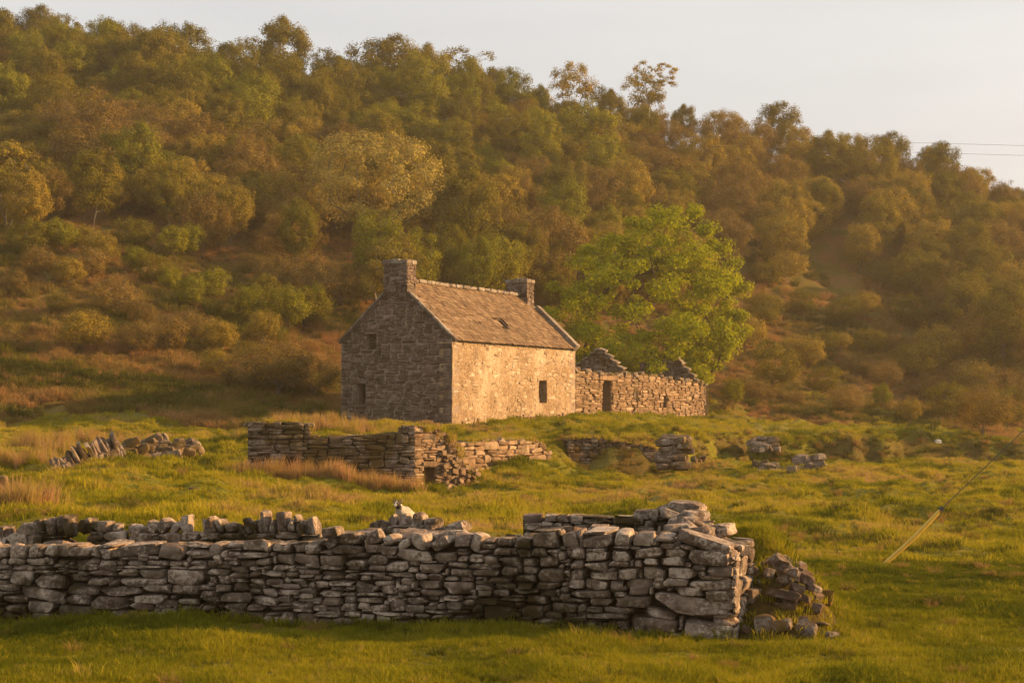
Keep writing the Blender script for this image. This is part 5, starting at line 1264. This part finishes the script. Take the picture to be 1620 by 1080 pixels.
k = fbm(X_ / 3.2, bd_ / 3.2, 97, 3) > .42; X_, bd_ = X_[k], bd_[k]
scatter('bracken', 'dead bracken clumps on the slope right of the sycamore', 'bracken', np.c_[X_, bd_, H(X_, bd_)], rng.uniform(.8, 2.2, len(X_)), np.clip(.5 + (fbm(X_ / 5, bd_ / 5, 98, 3) - .5) * 2 + rng.normal(size=len(X_)) * .12, 0, 1), C_tuss, rng)
# the smaller trees and saplings that fill the wood between the ones built singly
def crown_obj(kd): return bpy.data.objects.new('sapling', KINDS[kd]['crown'])
C_under = coll('wood_filler', [crown_obj(k_) for k_ in ('w0', 'w1', 'w3', 'w4', 'w5', 'w7')])
ux = []
while len(ux) < 430:
    D_ = rng.uniform(100, 178); x_ = rng.uniform(-60, 1690); X_ = (x_ - 810) / F * D_; z_ = h1(X_, D_); px_, py_ = proj((X_, D_, z_))
    if py_ > edge(px_) - 22 or py_ < sky_y(px_) + 2 or (478 < px_ < 706 and 372 < py_ < 480): continue
    ux.append((X_, D_, z_ - .3))
ux = np.array(ux); scatter('wood_understorey', 'saplings and undergrowth filling the hillside wood', 'undergrowth', ux, rng.uniform(.42, .74, len(ux)), np.zeros(len(ux)), C_under, rng)
# long tufts along wall feet
ft = []
for f, cnt in ((fr, 170), (rf, 60), (lo_, 60), (by, 80), (ga, 40), (rt, 30)):
    a = rng.uniform(0, f.L, cnt); 
    for s_ in a: p = f.pt(s_, 0, rng.uniform(0.03, .16)); ft.append((p.x, p.y))
for _ in range(170):
    a_ = rng.normal() * .42; b_ = rng.normal() * .8; ft.append((2.82 + a_, 19.6 + b_))
ft = np.array(ft); z = H(ft[:, 0], ft[:, 1])
hp2 = np.c_[(rng.uniform(1168, 1315, 150) - 810) / F * 17.6, rng.uniform(16.7, 18.8, 150)]; ft = np.r_[ft, hp2]; z = np.r_[z, [mound_z(*q) - .01 for q in hp2]]
scatter('wall_foot_grass', 'longer grass growing along the foot of the walls', 'grass', np.c_[ft, z], rng.uniform(.25, .65, len(ft)), rng.uniform(.05, .5, len(ft)), C_mid, rng)
# brown tussocks
TS = [(1555, 822, 5), (1530, 822, 4), (1575, 818, 3), (1335, 806, 2), (850, 806, 3), (940, 775, 2), (1400, 820, 2), (1250, 810, 2), (1310, 856, 4), (1350, 860, 4), (1420, 850, 3), (1290, 862, 2), (1255, 845, 2), (1480, 865, 3), (1210, 808, 2), (1420, 865, 3), (1510, 850, 2), (990, 770, 1), (780, 800, 1), (1150, 815, 1), (1560, 905, 2), (1440, 900, 2), (1240, 905, 2), (1580, 800, 2), (1610, 812, 2), (1060, 785, 1), (1190, 780, 2), (1120, 775, 1), (890, 770, 2), (830, 768, 2), (700, 795, 1), (560, 790, 2), (520, 795, 1), (1390, 790, 1), (1500, 780, 1), (1550, 780, 1), (220, 795, 2), (180, 812, 2), (20, 820, 3), (100, 975, 2), (20, 1000, 2), (960, 1018, 2), (1330, 1040, 1), (1470, 960, 2), (1380, 990, 1), (560, 985, 2), (1200, 1000, 2)]
tp_ = []
for (x_, y_, c_) in TS:
    g = hit(x_, y_)
    for k in range(c_ * 3): tp_.append((g.x + rng.normal() * .16 * c_ ** .5 * g.y / 30, g.y + rng.normal() * .3))
for _ in range(1100):
    yy = math.sqrt(rng.uniform(20 ** 2, 68 ** 2)); tp_.append((rng.uniform(-.28, .32) * yy, yy))
for _ in range(260):
    yy = math.sqrt(rng.uniform(13.4 ** 2, 26 ** 2)); tp_.append((rng.uniform(-.31, .31) * yy, yy))
tp_ = np.array(tp_); k = clear_of(tp_[:, 0], tp_[:, 1]); tp_ = tp_[k]; z = H(tp_[:, 0], tp_[:, 1])
scatter('tussocks', 'brown and dull green tussocks dotted over the meadow', 'grass', np.c_[tp_, z], rng.uniform(.28, .7, len(tp_)) * np.where(tp_[:, 1] < 26, .62, 1.0), rng.uniform(.0, .85, len(tp_)) ** 1.3, C_tuss, rng)
sc_ = []
for px_ in rng.uniform(880, 1640, 480):
    D_ = float(np.interp(px_, [850, 900, 1040, 1110, 1200, 1330, 1450, 1560, 1700, 2000], [61, 62.4, 63.4, 66, 69, 71, 72, 72.5, 73, 74])) + float((fbm(px_ / 60.0, 2.0, 33, 3) - .5) * 3.0) + rng.normal() * .7
    sc_.append(((px_ - 810) / F * D_, D_))
sc_ = np.array(sc_); scatter('bank_grass', 'ragged brown and green tufts hanging over the broken bank', 'grass', np.c_[sc_, H(sc_[:, 0], sc_[:, 1])], rng.uniform(.3, .75, len(sc_)), np.clip(rng.normal(.35, .25, len(sc_)), 0, 1), C_tuss, rng)
tw = []
f_ = Face(plan(724, 52.0), plan(872, 57.5)); tq = px_top(f_, [(724, 700), (800, 696), (850, 697), (862, 703), (872, 720)])
for s_ in rng.uniform(0.8, f_.L, 120): p = f_.pt(s_, tq(s_) - .02, -rng.uniform(.05, .9)); tw.append(tuple(p))
for s_ in rng.uniform(0.3, rf.L - .6, 70): p = rf.pt(s_, rtp(s_) - .04, -rng.uniform(.25, .6)); tw.append(tuple(p))
f_ = Face(plan(898, 62.0), plan(1040, 63.0)); tq2 = px_top(f_, [(898, 694), (930, 691), (990, 699), (1040, 708)])
for s_ in rng.uniform(0, f_.L, 110): p = f_.pt(s_, tq2(s_) - .02, -rng.uniform(-.1, .5)); tw.append(tuple(p))
for t_ in rng.uniform(0, BL, 80): p = by.pt(t_, btp(t_) - .02, -rng.uniform(.1, .55)); tw.append(tuple(p))
for s_ in rng.uniform(0.3, sd.L, 110): p = sd.pt(s_, stp(s_) - .03 - rng.uniform(0, .25) * (rng.random() < .5), -rng.uniform(-.12, .6)); tw.append(tuple(p))
for (x_, y_) in zip(rng.uniform(80, 195, 120), rng.normal(0, .5, 120)):
    D_ = 42 + (x_ - 84) / 7.4 * .12 - .3 + y_; X_ = (x_ - 810) / F * D_; tw.append((X_, D_, h1(X_, D_)))
scatter('wall_top_grass', 'grass rooted in the heads of the old walls', 'grass', np.array(tw), rng.uniform(.4, 1.0, len(tw)), rng.uniform(.3, .85, len(tw)), C_mid, rng)
# tall dry grass in front of the ruin and on the hill foot at left
dp = []
for _ in range(300):
    s_ = rng.uniform(-.5, rf.L + .1); p = rf.pt(s_, 0, rng.uniform(.3, 1.9) * (0.35 + .65 * min(1, max(0, s_ / rf.L)))); dp.append((p.x, p.y, rng.uniform(.4, 1.0), rng.uniform(.70, 1.05)))
for (x_, y_, c_, w_) in ((70, 708, 40, 1.0), (105, 706, 14, .4), (35, 706, 10, .4), (160, 702, 50, 1.6), (15, 735, 24, 1.2), (60, 733, 14, 1.0), (90, 722, 14, .8), (20, 830, 26, .5), (40, 820, 22, .5), (500, 678, 60, 2.4), (560, 682, 40, 1.6), (460, 673, 16, .6)):
    g = hit(x_, y_, 30)
    for _ in range(c_): dp.append((g.x + rng.normal() * w_ * .5, g.y + rng.normal() * .4, rng.uniform(.5, 1.0), rng.uniform(.62, 1.0)))
dp = np.array(dp); z = H(dp[:, 0], dp[:, 1])
scatter('dry_grass', 'tall tawny dead grass along the foot of the dark ruin and on the left meadow', 'dry grass', np.c_[dp[:, :2], z], dp[:, 2], dp[:, 3], C_tall, rng)

# ------------------------------------------------------------ sheep behind the wall
M_wool = plain_mat('wool', (0.30, 0.255, 0.20), (0.48, 0.42, 0.34), 22.0, 0.95, 0.8, 0.03, 0.05)
M_face = plain_mat('black_face', (0.025, 0.02, 0.018), (0.06, 0.05, 0.045), 20.0, 0.7, 0.2)
M_horn = plain_mat('horn', (0.20, 0.13, 0.08), (0.36, 0.25, 0.16), 25.0, 0.5, 0.3, 0.005)
M_muzzle = plain_mat('white_muzzle', (0.5, 0.44, 0.38), (0.65, 0.58, 0.52), 25.0, 0.8, 0.2)
def skin_mesh(name, nodes, edges, radii, sub=2):
    m = bpy.data.meshes.new(name); m.from_pydata(nodes, edges, []); o = bpy.data.objects.new(name, m); col.objects.link(o)
    md = o.modifiers.new('skin', 'SKIN'); md.use_smooth_shade = True
    for i, v in enumerate(m.skin_vertices[0].data): v.radius = radii[i]; v.use_root = (i == 0)
    s_ = o.modifiers.new('sub', 'SUBSURF'); s_.levels = sub; s_.render_levels = sub
    dg = bpy.context.evaluated_depsgraph_get(); me = bpy.data.meshes.new_from_object(o.evaluated_get(dg)); bpy.data.objects.remove(o); me.name = name
    return me
# x forward (head), z up; metres
nd = [(-0.32, 0, .40), (-.10, 0, .43), (.14, 0, .47), (.30, 0, .55), (.40, 0, .68), (.47, 0, .79), (.56, 0, .77), (.66, 0, .71),
      (-.38, .10, .30), (-.30, .12, .20), (-.42, .12, .13), (-.38, .12, .03), (-.38, -.10, .30), (-.30, -.12, .20), (-.42, -.12, .13), (-.38, -.12, .03),
      (.24, .10, .34), (.25, .10, .19), (.25, .10, .03), (.24, -.10, .34), (.25, -.10, .19), (.25, -.10, .03), (-.44, 0, .38), (-.49, 0, .26)]
ed = [(0, 1), (1, 2), (2, 3), (3, 4), (4, 5), (5, 6), (6, 7), (0, 8), (8, 9), (9, 10), (10, 11), (0, 12), (12, 13), (13, 14), (14, 15), (2, 16), (16, 17), (17, 18), (2, 19), (19, 20), (20, 21), (0, 22), (22, 23)]
ra = [(.19, .19), (.21, .21), (.19, .19), (.16, .17), (.10, .11), (.075, .08), (.065, .07), (.04, .042), (.10, .10), (.05, .05), (.032, .032), (.028, .028), (.10, .10), (.05, .05), (.032, .032), (.028, .028), (.08, .08), (.032, .032), (.028, .028), (.08, .08), (.032, .032), (.028, .028), (.06, .06), (.03, .03)]
sm = skin_mesh('sheep_body', nd, ed, ra)
for mt in (M_wool, M_face, M_muzzle): sm.materials.append(mt)
for v_ in sm.vertices:
    if v_.co.x < .40 and v_.co.z > .3: v_.co += v_.normal * float(fbm(v_.co.x * 22 + v_.co.y * 9, v_.co.z * 22 + v_.co.y * 17, 3, 2) - .4) * .05
for p_ in sm.polygons:
    c_ = p_.center
    if c_.x > 0.415 and c_.z > .6: p_.material_index = 2 if (c_.x > .63 or (abs(c_.y) < .022 and c_.z > .75 and c_.x > .5)) else 1
    elif c_.z < .17: p_.material_index = 1
gD = 30.5; sx_, sz_ = (629 - 810) / F * gD, None
sheep_x = (641 - 810) / F * gD
sheep = empty('sheep', (sheep_x, gD, h1(sheep_x, gD)), 'white sheep with dark horned face looking out from behind the fold wall', 'sheep')
sheep.rotation_euler = (0, 0, R(180 + 66)); sheep.scale = (.60, .60, .60); sheep.location.z -= 0.02
link('body', sm, None, sheep, None, False)
def curve_tube(pts, r0, r1, k=7):
    segs = []
    for i in range(len(pts) - 1): segs.append((np.array(pts[i]), np.array(pts[i + 1]), r0 + (r1 - r0) * i / (len(pts) - 1), r0 + (r1 - r0) * (i + 1) / (len(pts) - 1)))
    return tube_mesh([(p, q, max(a, .0301) if a > .03 else a, b_) for p, q, a, b_ in segs])
for s_ in (-1, 1):
    hp_ = [(.47 - .06 * math.sin(t * 3.6) , s_ * (.035 + .13 * t), .85 + .055 * math.sin(t * 3.3) - .03 * t) for t in np.linspace(0, 1, 9)]
    v, f = curve_tube(hp_, .026, .008); link('horn', np_mesh('horn', v, f, M_horn), None, sheep, None, False)
    ev = [(.46, s_ * .06, .80), (.44, s_ * .11, .815), (.45, s_ * .16, .80), (.47, s_ * .12, .785), (.45, s_ * .11, .775)]
    link('ear', np_mesh('ear', ev, [(0, 1, 2, 3), (0, 3, 2, 4), (0, 4, 2, 1)], M_face), None, sheep, None, False)
    bm = bmesh.new(); bmesh.ops.create_uvsphere(bm, u_segments=8, v_segments=6, radius=.012, matrix=Matrix.Translation((.545, s_ * .055, .795))); me = bpy.data.meshes.new('eye'); bm.to_mesh(me); bm.free(); me.materials.append(M_horn); link('eye', me, None, sheep, None, False)

# ------------------------------------------------------------ stay wire with its yellow guard, the pole it holds, and the power lines
M_yellow = plain_mat('yellow_plastic', (0.55, 0.32, 0.03), (0.66, 0.40, 0.05), 6.0, 0.5, 0.15, 0.005, 0.4)
M_wire = plain_mat('galvanised_wire', (0.05, 0.045, 0.04), (0.09, 0.08, 0.07), 30.0, 0.6, 0.0)
gb = hit(1396, 898); gt = P(1489, 805, gb.y + 0.1); dirw = (gt - gb).normalized()
stay = empty('stay_wire', gb, 'leaning yellow stay guard with a dark wire running up out of the picture', 'stay wire')
top_w = gb + dirw * ((9.5) / dirw.z)
def tube(name, pts, r, mat, parent, k=8):
    V = []; Fq = []; n0 = 0; pts = [np.array(p) for p in pts]
    for i, p in enumerate(pts):
        d = pts[min(i + 1, len(pts) - 1)] - pts[max(i - 1, 0)]; d = d / np.linalg.norm(d); a = np.cross(d, [.3, .8, .52]); a /= np.linalg.norm(a); b_ = np.cross(d, a)
        rr = r[i] if isinstance(r, (list, tuple)) else r
        for j in range(k): V.append(p + (a * math.cos(j * 6.2832 / k) + b_ * math.sin(j * 6.2832 / k)) * rr)
    for i in range(len(pts) - 1):
        for j in range(k): Fq.append((i * k + j, i * k + (j + 1) % k, (i + 1) * k + (j + 1) % k, (i + 1) * k + j))
    return link(name, np_mesh(name, V, Fq, mat), None, parent, Matrix.Identity(4) if parent else None)
L_ = (gt - gb).length
tube('guard_tube', [gb - dirw * .12] + [gb + dirw * (L_ * f) + Vector((0, 0, -.035 * math.sin(f * 3.14))) for f in (0.15, .35, .55, .75, .92)] + [gt], [.030, .034, .035, .035, .034, .031, .026], M_yellow, stay, 12)
tube('guard_collar', [gt - dirw * .03, gt + dirw * .03], .040, M_wire, stay, 10)
tube('wire', [gb, gb + dirw * 3, gb + dirw * 7, top_w], .0075, M_wire, stay, 6)
pole_c = Vector((top_w.x + .1, top_w.y, h1(top_w.x + .1, top_w.y)))
pole = empty('power_pole', pole_c, 'brown wooden pole holding the stay wire, right of the picture', 'power pole')
M_pole = plain_mat('creosoted_pole', (0.06, 0.04, 0.025), (0.11, 0.075, 0.05), 6.0, 0.9, 0.4)
tube('pole_shaft', [pole_c - Vector((0, 0, .4)), pole_c + Vector((0, 0, 5)), pole_c + Vector((0, 0, 10))], [.15, .13, .11], M_pole, pole, 12)
tube('crossarm', [pole_c + Vector((-.1, -.9, 9.7)), pole_c + Vector((-.1, .9, 9.7))], .06, M_pole, pole, 8)
for lab, (x0, y0, D0), (x1, y1, D1), (xm, ym) in (('upper of two thin power lines crossing the wood and the sky at right', (-200, 176, 118), (1900, 238, 112), (950, 208)), ('lower of two thin power lines crossing the sky at right', (-200, 192, 118), (1900, 254, 112), (950, 223))):
    a, b_ = P(x0, y0, D0), P(x1, y1, D1); mid_p = P(xm, ym, 115); pts_ = []
    for k in range(25):
        f = k / 24; p = a.lerp(b_, f); sag = ((a.z + b_.z) / 2 - mid_p.z); p.z -= 4 * f * (1 - f) * sag; pts_.append(p)
    w_ = tube('power_line', pts_, .009, M_wire, None, 5); tag(w_, lab, 'power line', 'power lines')

# ------------------------------------------------------------ evening haze
bm = bmesh.new(); bmesh.ops.create_cube(bm, size=1.0); me = bpy.data.meshes.new('haze'); bm.to_mesh(me); bm.free()
hz_ = bpy.data.objects.new('haze', me); col.objects.link(hz_)
zlo_, zhi_ = float(GZ.min()) - 1.0, float(GZ.max()) + 14.0
hz_.scale = (960, 560, zhi_ - zlo_); hz_.location = (0, 225, (zhi_ + zlo_) / 2)
M_haze, nt, n, l = new_mat('evening_haze'); out = n.new('ShaderNodeOutputMaterial'); pv = n.new('ShaderNodeVolumePrincipled')
pv.inputs['Color'].default_value = (1.0, 0.86, 0.66, 1); pv.inputs['Density'].default_value = 0.0004; pv.inputs['Anisotropy'].default_value = 0.4
l.new(pv.outputs[0], out.inputs['Volume']); me.materials.append(M_haze); tag(hz_, kind='stuff')
